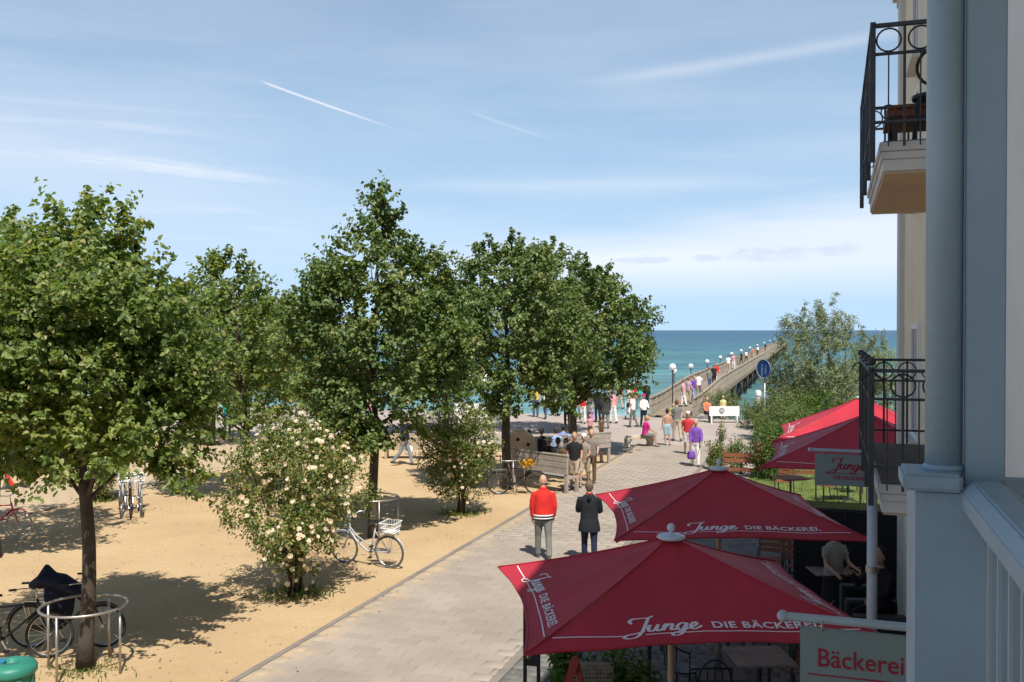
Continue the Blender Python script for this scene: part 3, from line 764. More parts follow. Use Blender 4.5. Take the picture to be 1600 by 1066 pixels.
BRITE = leafmat('bright_shrub_leaf', [(0, (.045, .10, .018)), (.5, (.085, .15, .026)), (1, (.15, .20, .045))], .35, .45)
HEDGE = leafmat('hedge_leaf', [(0, (0.088, 0.133, 0.051)), (.5, (0.151, 0.200, 0.076)), (1, (0.227, 0.254, 0.114))], .28, .5)
PETAL = leafmat('rose_petal', [(0, (.72, .50, .46)), (.3, (.80, .72, .60)), (.6, (.84, .80, .70)), (1, (.78, .58, .52))], .35, .6, patch=(1, .92, .9))

def leaves_np(P, D, Nn, Ls, wr, rs, fold=.28, heart=True):
    """leaf blades: P base points, D tip directions, Nn normals, Ls lengths"""
    n = len(P)
    Sx = np.cross(D, Nn); Sx /= np.linalg.norm(Sx, axis=1, keepdims=True) + 1e-9
    Nn = np.cross(Sx, D)
    L = Ls[:, None]; W = L * wr
    up = Nn * W * fold
    a = P; tip = P + D * L - Nn * L * .12
    if heart:
        r1 = P + D * L * .18 + Sx * W * .48 + up; r2 = P + D * L * .62 + Sx * W * .38 + up * .7
        l1 = P + D * L * .18 - Sx * W * .48 + up; l2 = P + D * L * .62 - Sx * W * .38 + up * .7
        V = np.stack([a, r1, r2, tip, l2, l1], 1).reshape(-1, 3)
        o = (np.arange(n) * 6)[:, None]
        Fq = np.concatenate([o + np.array([[0, 1, 2, 3]]), o + np.array([[0, 3, 4, 5]])], 1).reshape(-1, 4)
    else:
        r = P + D * L * .45 + Sx * W * .5 + up; l = P + D * L * .45 - Sx * W * .5 + up
        V = np.stack([a, r, tip, l], 1).reshape(-1, 3)
        Fq = (np.arange(n) * 4)[:, None] + np.array([[0, 1, 2, 3]])
    return V, Fq

def unit(v): return v / (np.linalg.norm(v, axis=1, keepdims=True) + 1e-9)

def crown_np(rs, prof, ntw, nl, leaf, wr=.85, lump=70, shell=.5, twig=.45, off=(0, 0), tips=10, ysc=1.0, lump_r=(.35, .62), sq=0.0, low=0):
    """leafy crown: prof = [(z, r)...] outline; leaves sit on twigs gathered in lumps. returns V, F, lump centres"""
    zs = np.array([p[0] for p in prof]); rr = np.array([p[1] for p in prof])
    # lumps spread by outline area
    zz = np.linspace(zs[0], zs[-1], 200); wgt = np.interp(zz, zs, rr) ** 1.35 + .02
    cz = rs.choice(zz, lump, p=wgt / wgt.sum()) + rs.uniform(-.1, .1, lump)
    ca = rs.uniform(0, 2 * math.pi, lump)
    ph = rs.uniform(0, 6.28, 4)
    bulge = 1 + .12 * np.sin(2 * ca + ph[0]) + .10 * np.sin(3 * ca + cz * 1.7 + ph[1]) + .08 * np.sin(5 * ca - cz * 2.3 + ph[2])
    cr = np.interp(cz, zs, rr) * bulge * (shell + (1 - shell) * rs.uniform(0, 1, lump) ** .6) 
    cr = np.maximum(cr - .12, .02)
    LR = rs.uniform(lump_r[0], lump_r[1], lump) * (.55 + .45 * np.minimum(1, np.interp(cz, zs, rr) / (rr.max() * .8)))
    C = np.stack([cr * np.cos(ca), cr * np.sin(ca) * ysc, cz], 1)
    k = rs.randint(0, lump, ntw)
    d = unit(rs.normal(size=(ntw, 3)))
    tp = C[k] + d * (LR[k] * rs.uniform(.35, 1, ntw) ** .5)[:, None] * np.array([1, 1, .82])
    axis = np.stack([np.zeros(ntw), np.zeros(ntw), tp[:, 2] - .35], 1)
    outw = unit(tp - axis)
    td = unit(outw * .9 + d * .5 + np.array([0, 0, .35]) + rs.normal(size=(ntw, 3)) * .35)
    tl = rs.uniform(.6, 1.2, ntw) * twig
    # leading shoots above the top and around the shoulders
    if tips:
        ta = rs.uniform(0, 2 * math.pi, tips); tz = rs.uniform(zs[0] + (zs[-1] - zs[0]) * .35, zs[-1], tips)
        tr = np.interp(tz, zs, rr)
        for i in range(tips):
            m = 9
            b = np.array([tr[i] * math.cos(ta[i]), tr[i] * math.sin(ta[i]) * ysc, tz[i]])
            dirn = unit(np.array([[math.cos(ta[i]) * .35, math.sin(ta[i]) * .35, 1.0]]) + rs.normal(size=(1, 3)) * .15)
            l = rs.uniform(.2, .6)
            q = b + dirn * np.linspace(-.2, l, m)[:, None]
            tp = np.concatenate([tp, q]); td = np.concatenate([td, unit(rs.normal(size=(m, 3)) * .6 + np.array([0, 0, .6]))]); tl = np.concatenate([tl, np.full(m, .14)])
    for i in range(low):      # drooping low shoots
        a = rs.uniform(0, 6.28); r0 = rr[1] * .9
        b = np.array([r0 * math.cos(a), r0 * math.sin(a), zs[0] + .35]); m = 12
        dirn = np.array([math.cos(a) * .8, math.sin(a) * .8, -.55])
        q = b + dirn * np.linspace(0, rs.uniform(.4, .9), m)[:, None]
        tp = np.concatenate([tp, q]); td = np.concatenate([td, unit(rs.normal(size=(m, 3)) * .5 + dirn)]); tl = np.concatenate([tl, np.full(m, .2)])
    n0 = len(tp); n = n0 * nl
    f = np.tile(np.linspace(.05, 1, nl), n0)
    P = np.repeat(tp, nl, 0) + np.repeat(td * tl[:, None], nl, 0) * f[:, None] + rs.normal(size=(n, 3)) * .035
    T = np.repeat(td, nl, 0)
    side = unit(np.cross(T, np.array([0, 0, 1.]) + rs.normal(size=(n, 3)) * .3)) * np.where(np.arange(n) % 2, 1, -1)[:, None]
    D = unit(T * .35 + side * .75 + np.array([0, 0, -.42]) + rs.normal(size=(n, 3)) * .38)
    Nn = unit(np.repeat(unit(tp - axis[:n0] if len(axis) >= n0 else tp - np.concatenate([axis, np.zeros((n0 - len(axis), 3)) + [0, 0, 0]])), nl, 0) * .55 + np.array([0, 0, .75]) + rs.normal(size=(n, 3)) * .5)
    V, Fq = leaves_np(P, D, Nn, rs.uniform(.5, 1.22, n) * leaf, wr, rs)
    V[:, 0] += off[0]; V[:, 1] += off[1]
    return V, Fq, C

def tree(name, base, prof, label, group, ntw, nl, leaf, lm, trunk_r, clear, seed, off=(0, 0), lump=75, lean=(0, 0), tips=12, low=0, cat='tree', **kw):
    rs = np.random.RandomState(seed)
    t = thing(name, base, 0, label, cat, group)
    V, Fq, C = crown_np(rs, prof, ntw, nl, leaf, off=off, lump=lump, tips=tips, low=low, **kw)
    np_mesh('crown', V, Fq, lm, t, 'stuff')
    top = prof[-1][0]
    m = MB(); pts = []; rad = []
    for i in range(14):
        f = i / 13; z = f * top * .88
        pts.append((lean[0] * f + off[0] * max(0, f - .35) + .03 * math.sin(z * 1.9 + seed), lean[1] * f + off[1] * max(0, f - .35) + .03 * math.cos(z * 1.5 + seed), z))
        rad.append(trunk_r * ((1.25 if i == 0 else 1.0) - .86 * max(0, f - .02) ** .8 * (1 if z > clear else .5)))
    m.tube(pts, rad, 12); m.build('trunk', M_BARK, t, smooth=True)
    # limbs from trunk towards the lumps
    idx = rs.permutation(len(C))[:16]
    for q in idx:
        c = C[q] + np.array([off[0], off[1], 0]); z0 = max(clear * .82, c[2] - .9 - rs.uniform(0, .8))
        f = z0 / (top * .88); b0 = np.array([lean[0] * f + off[0] * max(0, f - .35), lean[1] * f + off[1] * max(0, f - .35), z0])
        mid = (b0 + c) / 2 + np.array([0, 0, .12])
        r0 = trunk_r * (1 - .8 * f) * .45
        m = MB(); m.tube([tuple(b0), tuple((b0 + mid) / 2 + rs.normal(size=3) * .04), tuple(mid), tuple(c)], [r0, r0 * .8, r0 * .6, r0 * .25], 6)
        m.build('limb', M_BARK, t, smooth=True)
    return t
GT = 'young linden trees in rows on the sand court'
tree('linden_tree', (-6.02, 13.55, 0), [(2.75, .6), (3.05, 1.2), (3.5, 1.6), (4.2, 1.68), (4.8, 1.52), (5.3, 1.3), (5.7, .98), (6.05, .6), (6.4, .15)],
     'nearest and largest linden tree, standing in the tubular steel ring at the left', GT, 2700, 18, .090, LIN, .108, 2.9, 11, lump=125, shell=.34, tips=18, low=4, off=(-.05, 0))
tree('linden_tree', (-3.2, 22.2, 0), [(2.2, .6), (2.6, 1.4), (3.3, 1.85), (4.6, 2.0), (5.4, 1.75), (6.1, 1.4), (6.6, 1.05), (7.0, .6), (7.4, .2), (7.85, .05)],
     'tall pointed linden tree behind the white bicycle in the middle of the picture', GT, 1950, 16, .108, LIN2, .12, 2.4, 22, shell=.4, lump=96, tips=18, low=5, off=(.12, 0), lump_r=(.32, .6))
tree('linden_tree', (-.16, 28.9, 0), [(2.3, .7), (2.8, 1.6), (3.8, 2.0), (4.9, 2.0), (5.7, 1.9), (6.3, 1.6), (6.8, 1.15), (7.1, .6), (7.35, .15)],
     'linden tree with a dark trunk at the left end of the big wooden bench', GT, 1750, 14, .118, LIN2, .15, 2.4, 33, off=(.05, 0), shell=.38, lump=110, tips=20, low=2)
tree('linden_tree', (2.32, 36.5, 0), [(2.25, .9), (2.7, 1.9), (3.5, 2.35), (4.5, 2.4), (5.3, 2.1), (6.0, 1.6), (6.5, 1.0), (6.9, .5), (7.2, .1)],
     'broad linden tree farthest to the right, its crown reaching out in front of the sea', GT, 1850, 14, .128, LIN2, .14, 2.3, 44, off=(.55, 0), shell=.38, lump=125, tips=24)
tree('linden_tree', (2.73, 44.0, 0), [(2.6, .8), (3.4, 1.9), (4.8, 2.3), (6.2, 2.1), (7.2, 1.6), (8.0, .9), (8.5, .3), (8.8, .08)],
     'linden tree showing between the bench tree and the one reaching over the sea', GT, 1250, 14, .14, LIN2, .12, 2.6, 47, off=(-.85, 0), lump=85, tips=16, shell=.4)
tree('linden_tree', (-7.55, 27.2, 0), [(2.0, .6), (2.5, 1.5), (3.4, 1.85), (4.5, 1.8), (5.2, 1.5), (5.9, 1.0), (6.5, .5), (6.95, .1)],
     'linden tree right of the nearest one, its trunk hidden by the big rose bush', GT, 1300, 13, .115, LIN, .11, 2.3, 55, off=(-.55, 0), lump=75, tips=14)
tree('linden_tree', (-10.9, 20.2, 0), [(2.3, .6), (2.9, 1.6), (3.9, 2.1), (5.0, 2.1), (5.9, 1.7), (6.7, 1.1), (7.2, .5), (7.55, .1)],
     'linden tree cut by the left edge of the picture, behind the nearest tree', GT, 1500, 13, .105, LIN, .12, 2.4, 66, off=(-.2, 0), lump=85, tips=14)
tree('linden_tree', (-7.1, 36.0, 0), [(1.9, .7), (2.6, 1.7), (3.6, 2.1), (4.5, 1.9), (5.2, 1.3), (5.75, .4)],
     'small linden tree in the gap left of the tall pointed tree', GT, 1100, 12, .135, LIN, .11, 2.2, 77, off=(-.5, 0), lump=70, tips=10)
tree('linden_tree', (-3.0, 43.5, 0), [(2.0, .8), (2.7, 1.9), (4.0, 2.4), (5.2, 2.2), (6.1, 1.5), (6.7, .8), (7.1, .1)],
     'far linden tree filling the gap between the two middle trees', GT, 1200, 12, .15, LIN2, .13, 2.3, 88, off=(-.1, 0), lump=75, tips=12)
tree('linden_tree', (-12.5, 40.0, 0), [(2.0, .8), (2.7, 1.9), (4.0, 2.4), (5.0, 2.1), (5.8, 1.2), (6.3, .2)],
     'far linden tree hidden low behind the two leftmost crowns', GT, 900, 12, .15, LIN2, .13, 2.3, 99, lump=70, tips=8)

def rose_bush(base, prof, label, seed, ntw, nb, R_, gap=.2):
    rs = np.random.RandomState(seed)
    t = thing('rose_bush', base, 0, label, 'rose bush', 'climbing rose bushes in the sand court')
    V, Fq, C = crown_np(rs, prof, ntw, 10, .066, wr=.66, lump=110, shell=.30, twig=.30, tips=26, lump_r=(.20, .38))
    np_mesh('foliage', V, Fq, ROSEL, t, 'stuff')
    for i in range(11):
        a = rs.uniform(0, 6.28); r = rs.uniform(.3, .95) * R_; h = rs.uniform(.6, .95) * prof[-1][0]
        b = Vector((rs.uniform(-.12, .12), rs.uniform(-.12, .12), 0)); e = Vector((r * math.cos(a), r * math.sin(a), h))
        m = MB(); m.tube([b, b + Vector((e.x * .12, e.y * .12, h * .35)), b.lerp(e, .5) + Vector((0, 0, .15)), e], [.022, .018, .013, .005], 6); m.build('stem', M_STEM, t, smooth=True)
    # blossoms: small cupped petal rosettes near the surface
    k = rs.randint(0, len(C), nb); d = unit(rs.normal(size=(nb, 3))); d[:, 1] = np.where(rs.rand(nb) < .7, -abs(d[:, 1]), d[:, 1])
    cen = C[k] + d * .36 + np.array([0, -.05, 0])
    Vs, Fs = [], []; o = 0
    for i in range(nb):
        c = cen[i]; n_ = unit((d[i] + np.array([0, -.3, .5]))[None])[0]; s = rs.uniform(.034, .056)
        x = np.cross(n_, [0, 0, 1.]); x /= np.linalg.norm(x) + 1e-9; y = np.cross(n_, x)
        for lay, (rad, hgt, npet) in enumerate(((1.0, .15, 5), (.62, .5, 5))):
            for p in range(npet):
                a = 2 * math.pi * (p + lay * .5) / npet + rs.uniform(-.2, .2)
                u = x * math.cos(a) + y * math.sin(a); v = -x * math.sin(a) + y * math.cos(a)
                Vs += [c, c + (u * .6 + v * .55) * s * rad + n_ * s * hgt * .6, c + u * s * rad * 1.1 + n_ * s * hgt, c + (u * .6 - v * .55) * s * rad + n_ * s * hgt * .6]
                Fs.append([o, o + 1, o + 2, o + 3]); o += 4
    np_mesh('blossoms', np.array(Vs), np.array(Fs), PETAL, t, 'stuff')
    # weeds and fallen leaves round the foot
    n = 260; P = np.stack([rs.normal(size=n) * .3, rs.normal(size=n) * .25, np.full(n, .01)], 1)
    D = unit(rs.normal(size=(n, 3)) * .6 + np.array([0, 0, 1.0])); V, Fq = leaves_np(P, D, unit(rs.normal(size=(n, 3))), rs.uniform(.05, .16, n), .3, rs, heart=False)
    np_mesh('weeds', V, Fq, ROSEL, t, 'stuff')
    return t
rose_bush((-3.92, 17.3, 0), [(.35, .22), (.7, .5), (1.1, 1.0), (1.6, 1.32), (2.2, 1.28), (2.65, .9), (3.05, .25)],
          'largest rose bush, full of pale pink blossoms, in the sand left of the white bicycle', 5, 1550, 560, 1.1)
rose_bush((-1.35, 24.9, 0), [(.3, .3), (.7, .6), (1.2, .85), (1.8, .95), (2.3, .8), (2.75, .3)],
          'middle sized rose bush close to the paved street, left of the man in red', 6, 1150, 210, .8)
rose_bush((-11.55, 26.9, 0), [(.1, .25), (.5, .4), (1.0, .42), (1.5, .3), (1.9, .12)],
          'small narrow rose bush beside the parked bicycles, right of the nearest trunk', 8, 420, 60, .3)
rose_bush((-5.6, 31.0, 0), [(.3, .4), (.8, .9), (1.4, 1.1), (2.0, .9), (2.5, .3)],
          'far rose bush hidden between the two middle trunks', 9, 420, 60, .7) if 0 else None

def shrub(base, prof, label, cat, seed, lm, ntw, leaf, wr=.5, nl=10, lump=70, lump_r=(.25, .45), tips=14, ysc=1, name='shrub', group=None, stems=7, twig=.3, shell=.5):
    rs = np.random.RandomState(seed)
    t = thing(name, base, 0, label, cat, group)
    V, Fq, C = crown_np(rs, prof, ntw, nl, leaf, wr=wr, lump=lump, lump_r=lump_r, tips=tips, ysc=ysc, twig=twig, shell=shell)
    np_mesh('foliage', V, Fq, lm, t, 'stuff')
    for i in range(stems):
        c = C[rs.randint(len(C))]
        m = MB(); m.tube([(c[0] * .15, c[1] * .15, 0), (c[0] * .5, c[1] * .5, c[2] * .5), tuple(c)], [.04, .028, .012], 6); m.build('stem', M_STEM, t, smooth=True)
    return t
# sea buckthorn thicket: several upright spires
rsx = random.Random(4)
for i, (px, d, top, r) in enumerate(((1228, 40.5, 5.3, .6), (1252, 39, 5.9, .62), (1276, 40, 5.7, .75), (1300, 38, 5.95, .75), (1326, 39, 5.6, .75), (1356, 40, 5.0, .8), (1382, 39, 4.2, .8))):
    x, y, _ = G(px, d)
    lb = ['leftmost spire of the grey green shrub thicket beside the blue round sign', 'second spire from the left of the grey green shrub thicket, over the bushes', 'third spire from the left of the grey green shrub thicket',
          'tallest middle spire of the grey green shrub thicket against the sky', 'spire of the grey green thicket just right of its tallest one', 'rounder grey green shrub left of the lower balcony railing', 'rightmost grey green shrub, seen through the lower balcony railing'][i]
    shrub((x, y, 0), [(.2, r * .7), (1.2, r), (2.6, r * 1.05), (3.8, r * .8), (top - .9, r * .38), (top - .35, r * .14), (top, .03)], lb, 'shrub', 60 + i, GREYL, 560, .12, wr=.26, nl=14, lump=64, lump_r=(.2, .42), tips=12,
          name='sea_buckthorn', group='grey green sea buckthorn thicket', twig=.42)
shrub(G(1222, 34.5), [(.05, .6), (.6, .8), (1.4, .85), (2.0, .65), (2.45, .2)], 'round pale green bush left of the sunlit red parasol, under the blue sign', 'bush', 71, HEDGE, 900, .07, lump=80)
shrub(G(1210, 31), [(.05, .5), (.5, .65), (1.0, .65), (1.5, .5), (1.75, .2)], 'bright yellow green bush just left of the shaded parasol corner', 'bush', 72, BRITE, 800, .075, lump=70)
shrub(G(1272, 36), [(.05, .7), (.8, 1.0), (1.6, 1.0), (2.1, .6), (2.3, .2)], 'bright green bush behind the sunlit red parasol', 'bush', 73, BRITE, 800, .09, lump=80)
shrub(G(1335, 36), [(.05, 1.0), (.8, 1.4), (1.5, 1.2), (2.1, .3)], 'low green bush in front of the grey thicket, above the sunlit red parasol', 'bush', 74, HEDGE, 700, .09, lump=80)
for i, (px, d, r, h, lb) in enumerate(((1190, 47, .8, 1.1, 'low hedge bush right of the white bench, nearest to it'), (1215, 46, 1.3, 1.35, 'low hedge bush behind the round pale green bush'), (1128, 53, 1.0, 1.1, 'small far bush behind the white bench'))):
    shrub(G(px, d), [(.02, r * .8), (h * .5, r), (h * .85, r * .8), (h, r * .3)], lb, 'bush', 80 + i, HEDGE, 520, .085, lump=50)
for i, (px, d, h, lb) in enumerate(((1116, 33, .6, 'thin brownish plant right above the tip of the rear parasol'), (1128, 34, 1.1, 'tallest thin plant at the edge of the pavement above the rear parasol'), (1146, 33, .8, 'small leafy plant between the rear parasol tip and the bright bush'), (1158, 32, 1.0, 'grey leaved plant at the foot of the bright green bush'))):
    shrub(G(px, d), [(.02, .14), (h * .4, .24), (h * .75, .15), (h, .04)], lb, 'plant', 90 + i, ROSEL if i < 3 else GREYL, 80, .08, lump=14, lump_r=(.1, .2), tips=5, stems=4, name='garden_plant', twig=.15)
# dark leafy pot plants under the front parasol
def pot_plant(base, h, label, seed, r=.35):
    rs = np.random.RandomState(seed); t = thing('potted_plant', base, 0, label, 'potted plant')
    m = MB(); m.lathe([(.14, 0), (.19, .02), (.24, .38), (.26, .38), (.26, .42), (.22, .42), (.21, .36), (.01, .36)], n=18); m.build('pot', mat('pot_clay', (.12, .09, .07), .8), t, smooth=False)
    V, Fq, C = crown_np(rs, [(.4, r * .5), (h * .6, r), (h * .85, r * .8), (h, r * .2)], 90, 9, .10, wr=.5, lump=20, lump_r=(.12, .2), tips=0, twig=.2)
    np_mesh('foliage', V, Fq, BRITE, t, 'stuff'); return t
pot_plant(G(985, 11.2), .95, 'dark leafy pot plant under the front parasol, left of its pole', 3)
pot_plant(G(890, 12.0), .95, 'leafy pot plant behind the wicker chair under the front parasol', 4, .3)
# lawn with blades
lawn = sheet('lawn', [(-2.6, 25.2), (8, 25.2), (8, 38), (-2.6, 38)], .012, mat('lawn_green', (.12, .16, .04), .95, .25, 2, .3))
rs = np.random.RandomState(9); n = 26000
c = rs.uniform(-2.5, 7.9, n); t_ = rs.uniform(25.3, 37.9, n)
P = np.stack([t_ * SN + c * CS, t_ * CS - c * SN, np.full(n, .012)], 1)
V, Fq = leaves_np(P, unit(rs.normal(size=(n, 3)) * .35 + np.array([0, 0, 1.])), unit(rs.normal(size=(n, 3))), rs.uniform(.04, .09, n), .22, rs, heart=False)
tag(np_mesh('grass', V, Fq, leafmat('grass_blade', [(0, (.12, .16, .03)), (1, (.20, .23, .055))], .35), None, 'stuff'), 'short sunlit green grass of the cafe lawn', 'grass')
# fallen leaves, twigs and pebbles scattered on the court and the street edge
n = 1300; c = rs.uniform(-19.5, -7.0, n); t_ = rs.uniform(9, 36, n)
P = np.stack([t_ * SN + c * CS, t_ * CS - c * SN, np.where(c > -7.7, .04, .014)], 1)
V, Fq = leaves_np(P, unit(rs.normal(size=(n, 3)) * np.array([1, 1, .12])), unit(rs.normal(size=(n, 3)) * .25 + np.array([0, 0, 1.])), rs.uniform(.02, .05, n), .6, rs, heart=False)
tag(np_mesh('fallen_leaves', V, Fq, leafmat('dry_leaf', [(0, (.10, .06, .025)), (.6, (.22, .15, .07)), (1, (.12, .13, .04))], .1), None, 'stuff'), 'dry leaves and bits scattered over the sand', 'leaf litter')

n = 420; P = np.stack([-6.02 + rs.normal(size=n) * .28, 13.5 + rs.normal(size=n) * .24, np.full(n, .01)], 1)
V, Fq = leaves_np(P, unit(rs.normal(size=(n, 3)) * .6 + np.array([0, 0, .8])), unit(rs.normal(size=(n, 3))), rs.uniform(.03, .09, n), .3, rs, heart=False)
tag(np_mesh('weeds', V, Fq, ROSEL, None, 'stuff'), 'sparse weeds at the foot of the nearest trunk inside its ring', 'weeds')
# ------------------------------------------------------------------ parasols
def canopy_mat(name, c):
    m = mat(name, c, .6, .13, 1.3, .55, 5, spec=.45, trans=.2)
    return m
M_RED = canopy_mat('red_canvas', (.52, .032, .055))
M_PRINT = mat('white_print', (.86, .82, .84), .6, .03, 3, 0, trans=.15)
M_POLEW = mat('parasol_pole_wood', (.42, .30, .17), .6, .15, 8, .2)
M_FIN = mat('pale_metal_cap', (.55, .60, .66), .4, .05, 3, .05)
def parasol(loc, rz, hx, hy, rim, apex, label, ts=1.0):
    root = thing('parasol', (loc[0], loc[1], 0), rz, label, 'parasol', 'red bakery parasols on the cafe terrace')
    cor = [Vector((-hx, -hy, rim)), Vector((hx, -hy, rim)), Vector((hx, hy, rim)), Vector((-hx, hy, rim))]
    AP = Vector((0, 0, apex))
    for k in range(4):
        A, B = cor[k], cor[(k + 1) % 4]
        if k == 3: pass
        L = (B - A).length; mid = (A + B) / 2; inw = (AP - mid); inw.z = 0; inw.normalize()
        slope = (AP - mid).length
        def P(u, v, lift=0.0):
            q = A.lerp(B, u) + (inw * .045 * L + Vector((0, 0, .02))) * 4 * u * (1 - u) * (v ** 6)
            p = AP.lerp(q, v)
            p.z -= .034 * abs(math.sin(2 * math.pi * u)) * v * (1.2 - v) * 2 + .03 * 4 * v * (1 - v) + .004 * math.sin(23 * u + 3 * v + k) * v
            return p
        nrm = (B - A).cross(AP - A).normalized()
        nu, nv = 24, 14; b = MB()
        V = [P(i / nu, .045 + .955 * j / nv) for j in range(nv + 1) for i in range(nu + 1)]
        b._add(V, [(j * (nu + 1) + i, j * (nu + 1) + i + 1, (j + 1) * (nu + 1) + i + 1, (j + 1) * (nu + 1) + i) for j in range(nv) for i in range(nu)])
        pan = b.build('canopy_panel', M_RED, root, smooth=True)
        # stitched hem
        h = MB(); h.tube([P(i / nu, 1.0) for i in range(nu + 1)], .011, 5); h.build('hem', M_RED, root, smooth=True)
        # seam over the corner rib
        h = MB(); h.tube([P(0, .05 + .95 * i / 10) + nrm * .004 for i in range(11)], .007, 5); h.build('seam', M_RED, root, smooth=True)
        def put(vs, fs, nm='lettering'):
            out = []
            for v in vs:
                vv = 1 - v.y / slope; u = .5 + v.x / (L * vv)
                out.append(P(min(max(u, 0), 1), vv) + nrm * .0075)
            bb = MB(); bb._add(out, fs); bb.build(nm, M_PRINT, pan)
        y0 = .245 * ts
        vs, fs = script_geo(-.44 * ts - .13 * ts, y0, .098 * ts, .27); put(vs, fs)
        vs, fs = text_geo('DIE BÄCKEREI.', .135 * ts, .0035, space=1.08); put([Vector((v.x + .06 * ts, v.y + y0 + .01, 0)) for v in vs], fs)
        ln = []; n = 40; yb = .19 * ts
        lf = []
        for i in range(n + 1):
            x = (-.42 + .84 * i / n) * L
            for dy in (0, .014 * ts): ln.append(Vector((x, yb + dy, 0)))
        x_a, x_b = -.70 * ts, -.54 * ts
        for i in range(n):
            x = (-.42 + .84 * (i + .5) / n) * L
            if x_a < x < x_b: continue
            lf.append((2 * i, 2 * i + 1, 2 * i + 3, 2 * i + 2))
        put(ln, lf, 'line')
        r = MB(); r.bar(AP + Vector((0, 0, -.06)), AP.lerp(A, .985) + Vector((0, 0, -.035)), .02, .025); r.build('rib', M_POLEW, root)
        M_ = P(.5, 1.0); r = MB(); r.bar(AP + Vector((0, 0, -.07)), AP.lerp(M_, .97) + Vector((0, 0, -.05)), .018, .02); r.build('rib', M_POLEW, root)
        r = MB(); r.bar(Vector((0, 0, rim - .25)), AP.lerp(A, .5) + Vector((0, 0, -.06)), .018, .024); r.build('strut', M_POLEW, root)
    p = MB(); p.cyl((0, 0, .1), (0, 0, apex - .02), .030, n=16); p.build('pole', M_POLEW, root, smooth=True)
    p = MB(); p.cyl((0, 0, rim - .32), (0, 0, rim - .22), .05, n=16); p.build('slider', M_POLEW, root)
    p = MB(); p.lathe([(.01, -.015), (.12, -.03), (.138, -.012), (.13, .004), (.05, .018), (.02, .03), (.016, .06)], (0, 0, apex + .005), 28); p.build('cap', M_FIN, root, smooth=True)
    p = MB(); p.ball((0, 0, apex + .085), .040, 16); p.build('finial', M_FIN, root, smooth=True)
    p = MB(); p.box((0, 0, .06), (.7, .7, .08)); p.cyl((0, 0, .1), (0, 0, .35), .045, n=12); p.build('base', mat('parasol_base', (.12, .12, .12), .8), root)
    return root
parasol((1.52, 9.15), R(5), 1.55, 1.42, 2.22, 2.83, 'nearest red parasol lettered Junge DIE BÄCKEREI, at the bottom of the picture')
parasol((2.85, 13.2), R(-1), 1.58, 1.62, 2.25, 2.90, 'second red parasol, right behind the nearest one with its tip touching the hedge plants')
parasol((7.2, 19.4), STREET_RZ, 2.0, 2.0, 2.2, 3.12, 'large shaded dark red parasol partly hidden by the lower balcony', 1.25)
parasol((8.6, 23.65), STREET_RZ, 2.0, 2.0, 2.2, 3.15, 'farthest red parasol, glowing in full sun behind the large shaded one', 1.25)

# ------------------------------------------------------------------ tree guards, bin, benches
def guard(x, y, label, r=.57, ang=0.35):
    g = thing('tree_guard', (x, y, 0), 0, label, 'tree guard', 'steel rings around the linden trunks')
    m = MB(); m.ring((0, 0, .93), r, .019, n=48, m=8); m.build('ring', M_STEEL, g, smooth=True)
    for k in range(4):
        a = ang + k * math.pi / 2
        m = MB(); m.cyl((r * math.cos(a), r * math.sin(a), -.02), (r * math.cos(a), r * math.sin(a), .93), .017, n=10); m.build('post', M_STEEL, g, smooth=True)
guard(-6.02, 13.45, 'steel ring guard round the nearest tree trunk with the dark bicycle behind it', ang=-1.78)
guard(-3.2, 22.2, 'steel ring guard round the middle trunk beside the white bicycle')
guard(-.16, 28.9, 'steel ring guard round the trunk next to the big wooden bench')
b = thing('litter_bin', G(14, 11.2), 0, 'round sea green litter bin at the bottom left corner', 'litter bin')
M_BIN = mat('green_plastic', (.03, .20, .145), .45, .12, 4, .1)
m = MB(); m.lathe([(.20, 0), (.22, .02), (.25, .78), (.25, .80)], n=24); m.build('body', M_BIN, b, smooth=False)
m = MB(); m.lathe([(.27, .78), (.285, .80), (.285, .86), (.26, .90), (.17, .925), (.09, .925), (.088, .86)], n=32); m.build('lid', M_BIN, b, smooth=True)
m = MB(); m.lathe([(.003, .868), (.087, .868), (.087, .872), (.003, .872)], n=20); m.build('opening', M_BLACK, b)
for k in range(8):
    a = k * math.pi / 4
    m = MB(); m.box((.245 * math.cos(a), .245 * math.sin(a), .4), (.03, .05, .72), rz=a); m.build('rib', M_BIN, b)
m = MB(); m.box((-.12, .0, .925), (.10, .12, .004), rz=.3); m.build('sticker', mat('blue_sticker', (.03, .18, .4), .5), b)

def plank_bench(a, c, z0, z1, label, wm=M_WOODW, seat=True, boards=3, depth=.5, leg=True, name='wooden_bench'):
    a = Vector(a); c = Vector(c); d = (c - a); L = d.length; rz = math.atan2(d.y, d.x)
    root = thing(name, (a.x, a.y, 0), rz, label, 'bench')
    h = (z1 - z0) / boards
    for i in range(boards):
        m = MB(); m.box((L / 2, 0, z0 + h * (i + .5)), (L, .05, h - .012)); m.build('plank', wm, root, bevel=.006)
    m = MB(); m.box((L / 2, .02, z1 + .02), (L + .06, .12, .04)); m.build('top_board', wm, root, bevel=.006)
    if seat:
        for i in range(3):
            m = MB(); m.box((L / 2, .10 + (i + .5) * depth / 3, .44), (L - .1, depth / 3 - .015, .05)); m.build('plank', wm, root, bevel=.006)
    if leg:
        for x in (.06, L - .06):
            m = MB(); m.box((x, .04, (z1) / 2 - .02), (.09, .10, z1 - .04)); m.build('leg', wm, root, bevel=.006)
            m = MB(); m.box((x, depth, .21), (.09, .09, .42)); m.build('leg', wm, root, bevel=.006)
    return root
plank_bench((-.02, 29.5), (1.6, 27.9), .58, 1.12, 'big weathered wooden bench seen from behind, above the head of the man in red')
plank_bench((.79, 32.8), (3.53, 34.3), .60, 1.12, 'longer grey wooden bench behind the big one, with people sitting on it')
